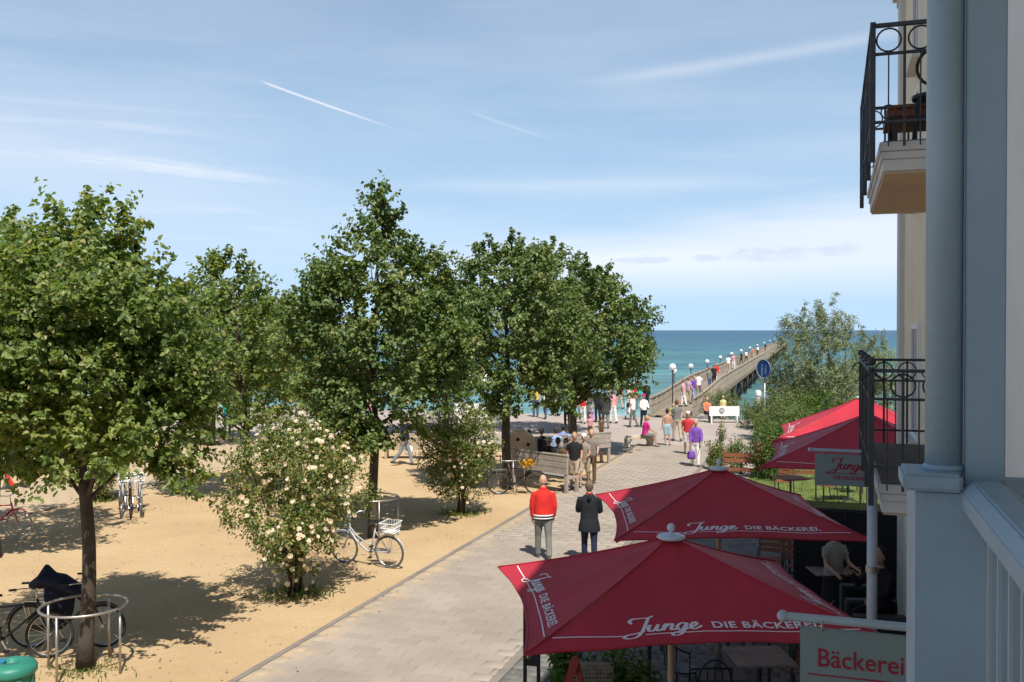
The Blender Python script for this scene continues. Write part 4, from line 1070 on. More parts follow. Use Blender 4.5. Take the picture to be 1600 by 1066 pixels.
plank_bench((-4.75, 35.6), (-3.05, 35.6), .35, .92, 'pale wooden bench under the middle trees, with a dark dressed man passing', mat('pale_bench', (.40, .32, .22), .85, .15, 3, .3))
# sides of the big bench
sp = thing('play_boulder', (.28, 31.3, 0), R(10), 'rounded tan boulder with two dark holes, behind the big wooden bench', 'boulder')
m = MB(); pts = []
for k in range(15):
    a = math.pi * k / 14; pts.append((.48 * math.cos(a), 1.05 + .5 * math.sin(a) ** .9))
prof = [(x, -.16, z) for x, z in pts] + [(-.46, -.16, 0), (.46, -.16, 0)]
m.extr(prof, (0, 0, 0), (0, .32, 0)); m.build('stone', mat('tan_stone', (.55, .43, .30), .9, .15, 4, .5), sp, bevel=.03)
for x, z in ((-.12, 1.25), (.22, 1.08)):
    m = MB(); m.lathe([(.003, 0), (.06, 0), (.06, .01), (.003, .01)], n=14); o = m.build('hole', M_BLACK, sp); o.rotation_euler = (R(90), 0, 0); o.location = (x, -.162, z)
cb = thing('stone_seat', G(998, 39.6), R(12), 'low pale stone seat with an arched gap, under the woman in magenta', 'seat')
m = MB(); ou = [(-.55, 0), (-.55, .30), (-.48, .42), (-.35, .46), (.35, .46), (.48, .42), (.55, .30), (.55, 0), (.42, 0), (.42, .22), (.3, .33), (-.3, .33), (-.42, .22), (-.42, 0)]
m.extr([(x, -.22, z) for x, z in ou], (0, 0, 0), (0, .45, 0)); m.build('block', mat('pale_stone', (.55, .47, .36), .9, .15, 4, .4), cb, bevel=.01)
wb = thing('white_bench', G(1109, 49.5), 0, 'white bench with a grey round emblem on its back, at the foot of the pier', 'bench')
m = MB(); m.box((.76, 0, .62), (1.55, .05, .50)); bd = m.build('backrest', M_WHITE, wb, bevel=.005)
m = MB(); m.box((.76, .28, .40), (1.5, .45, .05)); m.build('seat', M_WHITE, wb, bevel=.005)
for x in (.1, 1.42):
    m = MB(); m.box((x, .08, .19), (.07, .3, .38)); m.build('leg', M_WHITE, wb)
m = MB(); m.ring((.62, -.028, .64), .13, .02, axis=(0, 1, 0), n=18, m=4)
for k in range(5): m.bar((.62, -.03, .48), (.62 + .10 * math.cos(R(30 + 30 * k)), -.03, .64 + .10 * math.sin(R(30 + 30 * k))), .012, .02, up=(0, 1, 0))
m.build('emblem', mat('emblem_grey', (.16, .17, .18), .6), bd)

# ------------------------------------------------------------------ signs and posts near the pier
rs_ = thing('round_sign', G(1195, 36.0), R(-58), 'round blue path sign with white figures, in front of the grey green thicket', 'sign')
m = MB(); m.cyl((0, 0, 0), (0, 0, 3.3), .035, n=10); m.build('post', M_STEEL, rs_, smooth=True)
m = MB(); m.lathe([(.003, -.01), (.36, -.01), (.365, 0), (.36, .01), (.003, .01)], n=32); o = m.build('disc', mat('sign_blue', (.01, .05, .20), .4, .05), rs_); o.rotation_euler = (R(90), 0, 0); o.location = (0, -.05, 3.35); dsc = o
m = MB(); m.ring((0, 0, .012), .34, .012, n=32, m=4); m.build('rim', mat('rim_white', (.25, .3, .38), .5), dsc)
M_FIGW = mat('figure_white', (.16, .24, .42), .5)
m = MB(); 
for x, s in ((-.08, 1.0), (.10, .7)):
    m.ball((x, .12 * s, .013), .045 * s, 8, (1, 1, .2)); m.box((x, -.03 * s, .013), (.09 * s, .18 * s, .006)); m.box((x - .03 * s, -.2 * s, .013), (.03 * s, .18 * s, .006)); m.box((x + .03 * s, -.2 * s, .013), (.03 * s, .18 * s, .006))
m.build('pictogram', M_FIGW, dsc)
wp = thing('white_post', G(1185, 55), 0, 'short white post with a rounded cap beside the pier, left of the blue sign', 'post')
m = MB(); m.lathe([(.16, 0), (.16, 1.05), (.17, 1.08), (.17, 1.25), (.12, 1.34), (.02, 1.36)], n=16); m.build('body', M_WHITE, wp, smooth=False)
m = MB(); m.cyl((0, 0, .98), (0, 0, 1.03), .166, n=16); m.build('band', M_STEEL, wp)
tent = thing('white_stall', G(748, 50.5), 0, 'white roofed beach stall glimpsed between the middle tree crowns', 'stall')
m = MB(); m._add([(-1.3, -1.1, 2.1), (1.3, -1.1, 2.1), (1.3, 1.1, 2.1), (-1.3, 1.1, 2.1), (0, 0, 2.75)], [(0, 1, 4), (1, 2, 4), (2, 3, 4), (3, 0, 4), (3, 2, 1, 0)]); m.build('roof', M_WHITE, tent)
for x in (-1.2, 1.2):
    for y in (-1, 1):
        m = MB(); m.box((x, y, 1.05), (.06, .06, 2.1)); m.build('leg', M_WHITE, tent)
m = MB(); m.box((0, -.95, .5), (2.3, .1, 1.0)); m.build('counter', M_WHITE, tent)
lp = thing('street_lamp', G(452, 46), 0, 'domed street lamp with a cross arm, hidden among the crowns left of the tall tree', 'lamp')
m = MB(); m.cyl((0, 0, 0), (0, 0, 2.1), .05, n=8); m.build('pole', M_STEEL, lp)
m = MB(); m.lathe([(.26, 2.05), (.24, 2.2), (.13, 2.33), (.01, 2.36)], n=16); m.build('dome', M_WHITE, lp, smooth=True)
m = MB(); m.box((.1, 0, 1.78), (1.9, .06, .07)); m.build('cross_arm', M_WHITE, lp)

# garden fence of red brown boards and the white trellis behind it
def board_fence(a, c, label, zs, wm, cat='fence', name='board_fence'):
    a = Vector((a[0], a[1], 0)); c = Vector((c[0], c[1], 0)); d = c - a; L = d.length
    root = thing(name, a, math.atan2(d.y, d.x), label, cat)
    for z, h in zs:
        m = MB(); m.box((L / 2, 0, z), (L, .03, h)); m.build('plank', wm, root, bevel=.004)
    n = max(2, int(L / 1.5) + 1)
    for i in range(n):
        m = MB(); m.box((L * i / (n - 1), .04, .45), (.07, .07, .9)); m.build('post', wm, root, bevel=.004)
board_fence((6.95, 31.4), (10.5, 30.4), 'low red brown board fence between the rear parasol and the lawn', ((.72, .13), (.55, .13), (.25, .12)), M_WOODR)
tr = thing('white_trellis', G(1236, 33.0), 0, 'white lattice fence under the rim of the large shaded parasol', 'fence')
for i in range(9):
    m = MB(); m.box((.11 * i, 0, .5), (.03, .02, .9)); m.build('slat', M_WHITE, tr)
for z in (.15, .4, .65, .9):
    m = MB(); m.box((.44, .018, z), (.95, .02, .03)); m.build('slat', M_WHITE, tr)

# ------------------------------------------------------------------ cafe furniture
def cafe_chair(label, wm=M_WOODR, mm=M_IRON, loc=(0, 0, 0), rz=0):
    r = thing('cafe_chair', loc, rz, label, 'chair', 'wooden chairs of the cafe')
    for i in range(5):
        m = MB(); m.box((0, -.18 + .09 * i, .45), (.44, .075, .02)); m.build('seat_slat', wm, r)
    for i in range(4):
        m = MB(); m.box((0, -.22 - .02 * i, .58 + .10 * i), (.44, .02, .075)); m.build('back_slat', wm, r)
    for x in (-.22, .22):
        m = MB(); m.bar((x, .2, 0), (x, .2, .44), .03, .03, up=(1, 0, 0)); m.build('leg', mm, r)
        m = MB(); m.tube([(x, -.26, 0), (x, -.19, .44), (x, -.30, .95)], .016, 6); m.build('leg', mm, r)
        m = MB(); m.tube([(x, .2, .44), (x, .2, .64), (x, -.22, .66)], .014, 6); m.build('arm', mm, r)
    return r
def cafe_table(label, wm=M_WOODT, s=.7, loc=(0, 0, 0), rz=0):
    r = thing('cafe_table', loc, rz, label, 'table', 'tables of the cafe terrace')
    n = 5
    for i in range(n):
        m = MB(); m.box((0, (i - (n - 1) / 2) * s / n, .74), (s, s / n - .006, .025)); m.build('plank', wm, r)
    m = MB(); m.box((0, 0, .71), (s * .8, s * .8, .02)); m.build('frame', M_IRON, r)
    m = MB(); m.cyl((0, 0, .02), (0, 0, .70), .03, n=10); m.build('column', M_IRON, r)
    for k in range(4):
        a = math.pi / 4 + k * math.pi / 2
        m = MB(); m.bar((0, 0, .06), (.3 * math.cos(a), .3 * math.sin(a), .02), .04, .03); m.build('foot', M_IRON, r)
    return r
M_GREYW = mat('grey_table_wood', (.26, .21, .17), .75, .25, 5, .3)
tt = cafe_table('grey brown wooden cafe table under the front parasol, left of the Bäckerei sign', M_GREYW, .72, G(1188, 11.9), R(3))
cc = cafe_chair('red brown wooden chair facing left on the lawn, left of the small round table group', loc=G(1226, 27.6), rz=R(150))
index_kids()
def chair_at(px, d, rz, label): return copy_tree(cc, G(px, d), R(rz), label)
def table_at(px, d, rz, label): return copy_tree(tt, G(px, d), R(rz), label)
chair_at(1292, 26.9, 100, 'red brown chair seen side on, on the lawn left of the black windbreak')
chair_at(1333, 28.2, 180, 'red brown chair behind the small table above the black windbreak')
cafe_table('small red brown table on the lawn above the black windbreak', M_WOODR, .7, G(1326, 26.9), 0)
cafe_table('dark table on the lawn below the shaded parasol rim', M_WOODR, .8, G(1236, 26.4), R(10))
chair_at(1170, 14.3, 20, 'dark chair under the second parasol, left of the waitress')
chair_at(1215, 14.6, 190, 'dark chair facing the viewer under the second parasol')
table_at(1190, 15.2, 0, 'cafe table in deep shade under the second parasol')
chair_at(1265, 13.6, 60, 'dark chair nearest the black boards beside the second parasol')
table_at(1015, 12.9, 8, 'cafe table in deep shade behind the front parasol pole')
chair_at(1240, 12.4, 30, 'dark chair right of the grey brown table')
table_at(1300, 16.2, 0, 'cafe table behind the waitress')
chair_at(1255, 17.6, 200, 'dark chair behind the rear parasol, in front of the lawn')
chair_at(1205, 18.2, 160, 'dark chair in the shade between the two rear parasols')
table_at(1235, 18.8, 0, 'cafe table in the shade between the two rear parasols')
# bent metal bistro chair
def bistro(loc, rz, label):
    r = thing('bistro_chair', loc, rz, label, 'chair', 'black bent metal chairs under the front parasol')
    m = MB(); m.lathe([(.003, .44), (.2, .44), (.2, .46), (.003, .46)], n=20); m.build('seat', M_BLACK, r)
    m = MB(); pts = [(.25 * math.cos(R(a)), .25 * math.sin(R(a)), .72 + .10 * math.sin(R(a))) for a in range(-10, 191, 12)]; m.tube(pts, .014, 6); m.build('arm_hoop', M_BLACK, r, smooth=True)
    m = MB(); pts = [(.2 * math.cos(R(a)), .22 + .03 * math.sin(R(a)), .62 + .30 * math.sin(R(a))) for a in range(0, 181, 12)]; m.tube(pts, .012, 6); m.build('backrest', M_BLACK, r, smooth=True)
    for x in (-.09, 0, .09):
        m = MB(); m.cyl((x, .2, .46), (x, .24, .88 - abs(x)), .008, n=6); m.build('back_bar', M_BLACK, r)
    for a in (45, 135, 225, 315):
        m = MB(); m.cyl((.17 * math.cos(R(a)), .17 * math.sin(R(a)), .45), (.24 * math.cos(R(a)), .24 * math.sin(R(a)), 0), .012, n=6); m.build('leg', M_BLACK, r)
    for x in (-1, 1):
        m = MB(); m.cyl((x * .25, 0, .46), (x * .25, 0, .72), .01, n=6); m.build('arm_post', M_BLACK, r)
    return r
bistro(G(1112, 11.5), R(180), 'black bent metal chair under the front parasol, left of the grey brown table')
bistro(G(1068, 12.3), R(100), 'second black bent metal chair, close behind the front parasol pole')
# wicker chair
wk = thing('wicker_chair', G(922, 11.3), R(180), 'pale woven chair back showing under the front left of the nearest parasol', 'chair')
M_WICK = mat('wicker', (.30, .25, .17), .8, .2, 20, .3)
bk = MB(); bk.box((0, .22, .93), (.50, .03, .03)); bk.box((0, .22, .48), (.50, .03, .03)); bk.box((-.24, .22, .7), (.03, .03, .48)); bk.box((.24, .22, .7), (.03, .03, .48)); bko = bk.build('backrest', M_WICK, wk)
m = MB()
for i in range(11): m.box((-.21 + .042 * i, .22, .7), (.022, .012, .44))
for i in range(9): m.box((0, .232, .52 + .047 * i), (.46, .012, .024))
m.build('weave', M_WICK, bko, kind='stuff')
m = MB(); m.box((0, 0, .45), (.48, .46, .05)); m.build('seat', M_WICK, wk, bevel=.01)
for x in (-.22, .22):
    for y in (-.2, .2):
        m = MB(); m.box((x, y, .22), (.035, .035, .42)); m.build('leg', M_WICK, wk)
# black stand and red board at the terrace corner
st = thing('menu_stand', G(831, 10.4), R(-14), 'two slim black posts of a stand at the left corner of the nearest parasol', 'stand')
for x in (-.075, .075):
    m = MB(); m.box((x, 0, .95), (.035, .035, 1.9)); m.build('post', M_BLACK, st)
m = MB(); m.box((0, 0, .04), (.4, .4, .03)); m.build('base', M_BLACK, st)
m = MB(); m.box((0, 0, 1.3), (.12, .02, .3)); m.build('panel', M_BLACK, st)
eb = thing('red_easel', (.52, 10.1, 0), R(-10), 'slanting red painted wooden easel under the left corner of the nearest parasol', 'easel')
M_ER = mat('easel_red', (.34, .05, .03), .6, .1)
m = MB(); m.bar((-.28, .0, 0), (.16, .0, 1.35), .09, .04, up=(0, 1, 0)); m.build('leg', M_ER, eb, bevel=.004)
m = MB(); m.bar((.50, .0, 0), (.14, .04, 1.35), .06, .04, up=(0, 1, 0)); m.build('leg', M_ER, eb, bevel=.004)
m = MB(); m.bar((-.1, .02, .5), (.34, .02, .5), .04, .05); m.build('crossbar', M_ER, eb)
# black windbreak panels behind the terrace
for i, (c, nm) in enumerate(((-.62, 'left'), (.22, 'right'))):
    wbk = thing('windbreak', S(17.2, c), STREET_RZ, '%s hand black fabric windbreak panel between terrace and lawn' % nm, 'windbreak', 'black windbreak panels at the end of the terrace')
    m = MB(); m.box((.42, 0, .92), (.80, .03, 1.6)); m.build('fabric', mat('black_fabric', (.010, .010, .011), .9, .2, 8, .2), wbk)
    for x in (0, .84):
        m = MB(); m.box((x, 0, .88), (.04, .05, 1.76)); m.build('post', M_BLACK, wbk)
    m = MB(); m.box((.42, 0, 1.745), (.80, .04, .035)); m.build('top_rail', M_BLACK, wbk)
# dark chalk boards stacked against one another near the facade
for i, (px, d, h, lb) in enumerate(((1352, 14.2, 1.02, 'rearmost of three dark boards leaning near the white pipe'), (1362, 13.5, 1.0, 'middle one of three dark boards leaning near the white pipe'), (1376, 12.8, .98, 'front one of three dark boards leaning near the white pipe'))):
    cbd = thing('dark_board', G(px, d), R(-6), lb, 'board', 'dark boards stacked near the facade')
    m = MB(); m.box((0, 0, h / 2), (.60, .12, h - .1)); m.build('panel', mat('board_black', (.010, .011, .012), .6, .3, 6), cbd)
    f = MB(); f.box((0, -.01, h - .02), (.68, .15, .05)); f.box((-.32, -.01, h / 2), (.05, .15, h - .08)); f.box((.32, -.01, h / 2), (.05, .15, h - .08)); f.build('frame', mat('board_frame', (.035, .04, .042), .6, .2), cbd, bevel=.006)

# ------------------------------------------------------------------ bicycles
M_TYREC = mat('cream_tyre', (.45, .38, .28), .8)
def bicycle(label, frame_m, loc, rz, tyre=M_RUBBER, step=False, basket=None, lean=0.06, light=M_STEEL, seatm=M_BLACK):
    r = thing('bicycle', loc, rz, label, 'bicycle', 'parked bicycles on the court'); r.rotation_euler = (0, lean, rz)
    W = .54
    for y, nm in ((-W, 'rear'), (W, 'front')):
        m = MB(); m.ring((0, y, .34), .322, .019, axis=(1, 0, 0), n=32, m=6); w = m.build('wheel', tyre, r, smooth=True)
        m = MB(); m.ring((0, y, .34), .298, .010, axis=(1, 0, 0), n=32, m=4); m.build('rim', M_CHROME, w)
        m = MB(); m.cyl((-.04, y, .34), (.04, y, .34), .022, n=8); m.build('hub', M_CHROME, w)
        m = MB()
        for k in range(18):
            a = 2 * math.pi * k / 18; m.cyl((.015 * (-1) ** k, y, .34), (0, y + .296 * math.cos(a), .34 + .296 * math.sin(a)), .0025, n=3)
        m.build('spokes', M_CHROME, w, kind='stuff')
        m = MB(); a0, a1 = (R(20), R(175)) if nm == 'rear' else (R(40), R(150))
        m.ring((0, y, .34), .36, .012, axis=(1, 0, 0), n=12, m=4, a0=a0, a1=a1, up=(0, 1, 0)); m.build('mudguard', frame_m, r)
    bb, st, hd = (0, -.10, .30), (0, -.24, .80), (0, .36, .86)
    m = MB(); T = lambda a, b, q=.016: m.cyl(a, b, q, n=8)
    T(bb, st); T(bb, (0, -W, .34), .011); T((0, -.225, .74), (0, -W, .34), .009); T(hd, (0, .40, .70), .02)
    if step: m.tube([(0, .40, .74), (0, .22, .50), (0, .02, .34), bb], .021, 8); m.tube([(0, .39, .80), (0, .2, .60), (0, -.05, .46), (0, -.15, .48)], .014, 8)
    else: T((0, .39, .80), (0, -.225, .76)); T((0, .40, .72), bb, .018)
    m.build('frame', frame_m, r, smooth=True)
    m = MB(); m.tube([(0, .37, .84), (0, .43, .60), (0, W, .34)], .015, 6); m.build('fork', frame_m, r, smooth=True)
    m = MB(); m.tube([(0, .36, .84), (0, .34, 1.0)], .012, 6); m.tube([(-.29, .10, 1.05), (-.24, .26, 1.06), (-.08, .34, 1.02), (.08, .34, 1.02), (.24, .26, 1.06), (.29, .10, 1.05)], .011, 6); hb = m.build('handlebar', M_CHROME, r, smooth=True)
    for x in (-.29, .29):
        m = MB(); m.cyl((x, .06, 1.05), (x * .96, .16, 1.055), .017, n=8); m.build('grip', M_BLACK, hb)
    m = MB(); m.cyl((0, -.24, .78), (0, -.26, .92), .012, n=6); m.build('seat_post', M_CHROME, r)
    m = MB(); m.tube([(0, -.42, .945), (0, -.36, .955), (0, -.25, .95), (0, -.12, .935)], [(.05, .03), (.10, .035), (.055, .028), (.02, .018)], 8); m.build('saddle', seatm, r, smooth=True)
    m = MB(); m.ring((.05, -.10, .30), .085, .008, axis=(1, 0, 0), n=18, m=4); m.bar((.05, -.10, .30), (.05, -.02, .15), .015, .02); m.bar((-.05, -.10, .30), (-.05, -.18, .45), .015, .02); m.build('crank', M_CHROME, r)
    for x, y, z in ((.09, -.02, .15), (-.09, -.18, .45)):
        m = MB(); m.box((x, y, z), (.09, .07, .02)); m.build('pedal', M_BLACK, r)
    m = MB(); m.box((.06, -.31, .335), (.012, .42, .09)); m.build('chain_guard', frame_m if step else M_BLACK, r)
    m = MB()
    for x in (-.06, .06): m.bar((x, -.30, .74), (x, -.78, .74), .012, .012); m.bar((x, -.62, .74), (x * .8, -W, .36), .01, .01)
    for y in (-.35, -.5, -.65, -.77): m.bar((-.06, y, .74), (.06, y, .74), .012, .01)
    m.build('rack', M_CHROME if not step else frame_m, r)
    m = MB(); m.ball((0, .47, .80), .04, 8); m.build('headlight', M_CHROME, r)
    if basket:
        m = MB(); y0 = -.60 if basket == 'rear' else .50; z0 = .76 if basket == 'rear' else .84
        for s_, t_ in ((.0, .13), (.10, .15), (.2, .17)):
            m.tube([(-t_, y0 - t_, z0 + s_), (t_, y0 - t_, z0 + s_), (t_, y0 + t_, z0 + s_), (-t_, y0 + t_, z0 + s_), (-t_, y0 - t_, z0 + s_)], .009, 4)
        for k in range(28):
            a = 2 * math.pi * k / 28; u = max(abs(math.cos(a)), abs(math.sin(a)))
            m.cyl((.13 * math.cos(a) / u, y0 + .13 * math.sin(a) / u, z0), (.17 * math.cos(a) / u, y0 + .17 * math.sin(a) / u, z0 + .2), .005, n=3)
        m.box((0, y0, z0), (.26, .26, .01))
        m.build('basket', M_WHITE if step else M_BLACK, r)
    return r
def mt(n, c, **k): return mat(n, c, .35, .05, 4, 0, **k)
BK1 = bicycle('dark bicycle standing behind the steel ring of the nearest tree', mt('frame_black', (.02, .02, .025)), G(103, 14.45), R(-88), lean=.05)
WB = bicycle('silver white step through bicycle with a rear basket, right of the large rose bush', mt('frame_white', (.42, .44, .46)), G(573, 19.5), R(66), step=True, basket='rear', lean=-.08, tyre=mat('grey_tyre', (.10, .10, .10), .8))
index_kids()
def bike_copy(src, px, d, rz, lean, label):
    o = copy_tree(src, G(px, d), None, label); o.rotation_euler = (0, lean, R(rz)); return o
bike_copy(BK1, 12, 13.9, -80, -.08, 'dark bicycle cut by the left edge, in front of the one with the jacket')
bike_copy(BK1, 808, 28.0, -86, .05, 'black bicycle with yellow flowers on its rack, below the big wooden bench')
bicycle('bicycle with cream tyres and red parts at the left edge, on the path', mt('frame_red', (.5, .03, .03)), G(-6, 22.0), R(-95), tyre=M_TYREC, lean=.05)
bike_copy(WB, 192, 25.0, 197, .05, 'left one of three bicycles parked end on beside the small rose bush')
bike_copy(BK1, 204, 24.9, 200, .04, 'middle one of three bicycles parked end on beside the small rose bush')
bike_copy(WB, 217, 25.1, 204, -.03, 'right one of three bicycles parked end on beside the small rose bush')
bike_copy(BK1, 552, 37.5, -70, .05, 'far dark bicycle under the crowns, seen over the rose bush')
# jacket lying over the dark bicycle, yellow flowers on the other
jk = MB()
jk.tube([(-.34, 0, .98), (-.15, .0, 1.10), (.10, 0, 1.06), (.34, .0, .92), (.5, 0, .72)], [(.12, .07), (.2, .10), (.18, .10), (.16, .08), (.05, .05)], 10)
jk.tube([(.05, -.03, 1.05), (.12, -.10, .85), (.15, -.12, .62), (.2, -.12, .45)], [(.2, .05), (.24, .05), (.2, .05), (.08, .03)], 10)
jk.tube([(-.2, 0, 1.08), (-.12, .02, 1.22), (-.02, 0, 1.14)], [(.08, .08), (.11, .09), (.05, .06)], 8)
o = jk.build('jacket', mat('navy_cloth', (.012, .014, .03), .9, .3, 6, .6, 18), None, remesh=.018, loc=G(84, 14.3))
tag(o, 'navy jacket thrown over the dark bicycle behind the steel ring', 'jacket')
rs = np.random.RandomState(12)
fl = thing('flower_bunch', G(824, 27.75), 0, 'yellow flower bunch on the rack of the black bicycle under the big bench', 'flowers')
n = 130; P = unit(rs.normal(size=(n, 3))) * .17 * rs.uniform(.4, 1, (n, 1)) * np.array([1.3, 1, .9]) + np.array([0, 0, .95])
V, Fq = leaves_np(P, unit(rs.normal(size=(n, 3)) + np.array([0, -.4, .4])), unit(rs.normal(size=(n, 3))), rs.uniform(.06, .11, n), .8, rs, heart=False)
np_mesh('petals', V, Fq, leafmat('yellow_petal', [(0, (.6, .25, .02)), (.5, (.75, .42, .03)), (1, (.10, .16, .03))], .3), fl, 'stuff')
m = MB(); m.lathe([(.10, .76), (.15, .9), (.14, .9), (.09, .77)], n=14); m.build('pot', M_WICK, fl)
# ------------------------------------------------------------------ people
SK = [(.52, .30, .20), (.46, .26, .17), (.58, .36, .26)]
def skin(i): return mat('skin_tone' if i == 0 else ('skin_tanned' if i == 1 else 'skin_fair'), SK[i], .55, .06, 8, 0, spec=.3)
def cloth(n, c): return mat('cloth_' + n, c, .85, .16, 5, .5, 22, spec=.2)
M_DARK = mat('eye_dark', (.02, .015, .012), .4)
M_LIP = mat('lip', (.35, .12, .10), .5)
def rot2(v, a): return Vector((v.x, v.y * math.cos(a) - v.z * math.sin(a), v.y * math.sin(a) + v.z * math.cos(a)))
def person(loc, face, label, h=1.72, pose='stand', step=0.0, arms=(0.05, -0.05), elbow=(.2, .2), top=None, bottom=None, tl='long', bl='long', hair='short', hairc=(.08, .05, .03),
           hat=None, shoe=(.03, .03, .03), sk=0, lean=0.03, vox=.022, group=None, coat=False, fem=False, seat=.45, raise_=None, pack=None, stripes=False, wide=1.0, yaw=0.0, prop=None):
    """figure facing local +Y; pose stand / walk / sit. face: heading in degrees (0 = away from the camera)"""
    root = thing('person', loc, R(face), label, 'person', group)
    k = h / 1.75; w = wide
    lth, lsh = .43, .43
    if pose == 'sit':
        pelvis = Vector((0, 0, seat / k + .10)); ths = (R(82), R(86)); kn = (R(84), R(80))
    else:
        s = step if pose == 'walk' else .03
        ths = (s, -s * .9); kn = (.08 + max(0, -s) * .9, .08 + max(0, s) * .9)
    hips, knees, ankles = [], [], []
    P0 = Vector((0, 0, .95)) if pose != 'sit' else pelvis
    for i, sx in enumerate((-1, 1)):
        hp = P0 + Vector((sx * .088, 0, -.03)); a = ths[i]
        kn_p = hp + Vector((sx * .012, math.sin(a) * lth, -math.cos(a) * lth)); b = a - kn[i]
        an = kn_p + Vector((0, math.sin(b) * lsh, -math.cos(b) * lsh))
        hips.append(hp); knees.append(kn_p); ankles.append(an)
    if pose != 'sit':
        dz = .075 - min(a.z for a in ankles)
        P0 = P0 + Vector((0, 0, dz)); hips = [p + Vector((0, 0, dz)) for p in hips]; knees = [p + Vector((0, 0, dz)) for p in knees]; ankles = [p + Vector((0, 0, dz)) for p in ankles]
    def up(z, y=0, x=0): return P0 + Vector((x, y + math.sin(lean) * z, math.cos(lean) * z))
    sh_z = .50; shw = (.185 if not fem else .165) * w
    sho = [up(sh_z - .045, -.01, -shw), up(sh_z - .045, -.01, shw)]
    elb, wri = [], []
    for i, sx in enumerate((-1, 1)):
        a = arms[i]; out = .10 + .03
        e = sho[i] + Vector((sx * (.29 * math.sin(out)), math.sin(a) * .29, -math.cos(a) * .275)); f = a + elbow[i]
        wv = e + Vector((-sx * .02, math.sin(f) * .25, -math.cos(f) * .25))
        elb.append(e); wri.append(wv)
    neck = up(.56); hd = up(.70, .02 + .01)
    S3 = lambda v: Vector(v) * k
    # ---- body
    b = MB()
    fat = .02 if not fem else 0
    tors = [(up(-.10), .13 * w, .10 * w), (up(-.02), .16 * w + (.01 if fem else 0), .115 * w), (up(.08), .145 * w, .105 * w), (up(.18), (.128 if fem else .142) * w, .10 * w), (up(.30), .15 * w, .112 * w), (up(.42), .165 * w, .108 * w), (up(.49), .145 * w, .085 * w), (up(.53), .07, .06)]
    def loft(mb, T, n=12, ex=0.0):
        mb.tube([S3(p) for p, _, _ in T], [((a + ex) * k, (c + ex) * k) for _, a, c in T], n)
    # ring axes: tube uses x = T x ref ; with T near +Z ref = X -> x axis is along -Y; so swap radii for torso
    def loftT(mb, T, n=14, ex=0.0): mb.tube([S3(p) for p, _, _ in T], [((c + ex) * k, (a + ex) * k) for _, a, c in T], n)
    loftT(b, tors)
    def leg(mb, i, ex=0.0, upto=1.0):
        hp, kp, ap = hips[i], knees[i], ankles[i]
        T = [(hp + Vector((0, 0, .04)), .085 + ex, .09 + ex), (hp.lerp(kp, .35), .078 * w + ex, .082 * w + ex), (hp.lerp(kp, .8), .056 + ex, .058 + ex), (kp, .053 + ex, .055 + ex)]
        if upto > 1: T = T[:]
        T2 = [(kp.lerp(ap, .3), .052 + ex, .055 + ex), (kp.lerp(ap, .7), .038 + ex, .04 + ex), (ap, .033 + ex, .036 + ex)]
        if upto < 1: T[-1] = (hp.lerp(kp, .93), .060 + ex, .062 + ex)
        loft(mb, T + (T2 if upto >= 1 else []), 10)
    for i in (0, 1):
        leg(b, i)
        loft(b, [(sho[i] + Vector((0, 0, .005)), .052, .052), (sho[i].lerp(elb[i], .5), .045, .045), (elb[i], .036, .038), (elb[i].lerp(wri[i], .4), .036, .036), (wri[i], .024, .028)], 10)
        fd = (wri[i] - elb[i]).normalized(); palm = wri[i] + fd * .05
        loft(b, [(wri[i], .024, .028), (palm, .018, .040), (wri[i] + fd * .092, .014, .038)], 8)
        an = ankles[i]; fy = .16
        loft(b, [(an + Vector((0, -.05, -.035)), .036, .03), (an + Vector((0, .03, -.035)), .042, .036), (an + Vector((0, fy, -.05)), .03, .022)], 8)
    loftT(b, [(up(.50), .06, .055), (neck, .052, .055), (up(.61, .01), .05, .055)], 10)
    b.ball(S3(hd + Vector((0, 0, .015))), .104 * k, 14, (.80, .98, 1.16)); b.ball(S3(hd + Vector((0, .03, -.06))), .062 * k, 10, (.85, .9, .85))
    b.tube([S3(hd + Vector((0, .085, .03))), S3(hd + Vector((0, .118, -.025))), S3(hd + Vector((0, .095, -.035)))], [.008 * k, .016 * k, .008 * k], 6)
    for sx in (-1, 1): b.ball(S3(hd + Vector((sx * .084, -.01, -.005))), .026 * k, 8, (.5, .8, 1.2))
    body = b.build('body', [skin(sk), M_DARK, M_LIP], root, remesh=vox)
    # fingers, eyes and mouth joined into the same body mesh
    ex = MB()
    for i, sx in enumerate((-1, 1)):
        fd = (wri[i] - elb[i]).normalized(); side = Vector((0, 1, 0)) - fd * fd.y; side = side.normalized() if side.length > .2 else Vector((0, 0, 1)); inn = fd.cross(side).normalized() * (1 if sx > 0 else -1)
        for j, (o_, l_) in enumerate(((.030, .070), (.010, .078), (-.011, .072), (-.031, .056))):
            p = wri[i] + fd * .082 + side * o_
            ex.tube([S3(p), S3(p + fd * l_ * .5), S3(p + fd * l_ * .95 + Vector((-sx * .016, 0, 0)))], [.0095 * k, .0085 * k, .006 * k], 5)
        p = wri[i] + fd * .03 + side * .03
        ex.tube([S3(p), S3(p + fd * .03 + side * .022), S3(p + fd * .062 + side * .028)], [.011 * k, .010 * k, .007 * k], 5)
    ex.mi = 1
    for sx in (-1, 1): ex.ball(S3(hd + Vector((sx * .031, .089, .022))), .0095 * k, 6)
    ex.mi = 2; ex.ball(S3(hd + Vector((0, .084, -.066))), .02 * k, 6, (1.1, .5, .3)); ex.mi = 0
    bm = bmesh.new(); bm.from_mesh(body.data)
    for f in bm.faces: f.material_index = 0
    vs = [bm.verts.new(v) for v in ex.v]
    for f, mi in zip(ex.f, ex.m):
        try: nf = bm.faces.new([vs[q] for q in f]); nf.material_index = mi; nf.smooth = True
        except ValueError: pass
    bm.to_mesh(body.data); bm.free()
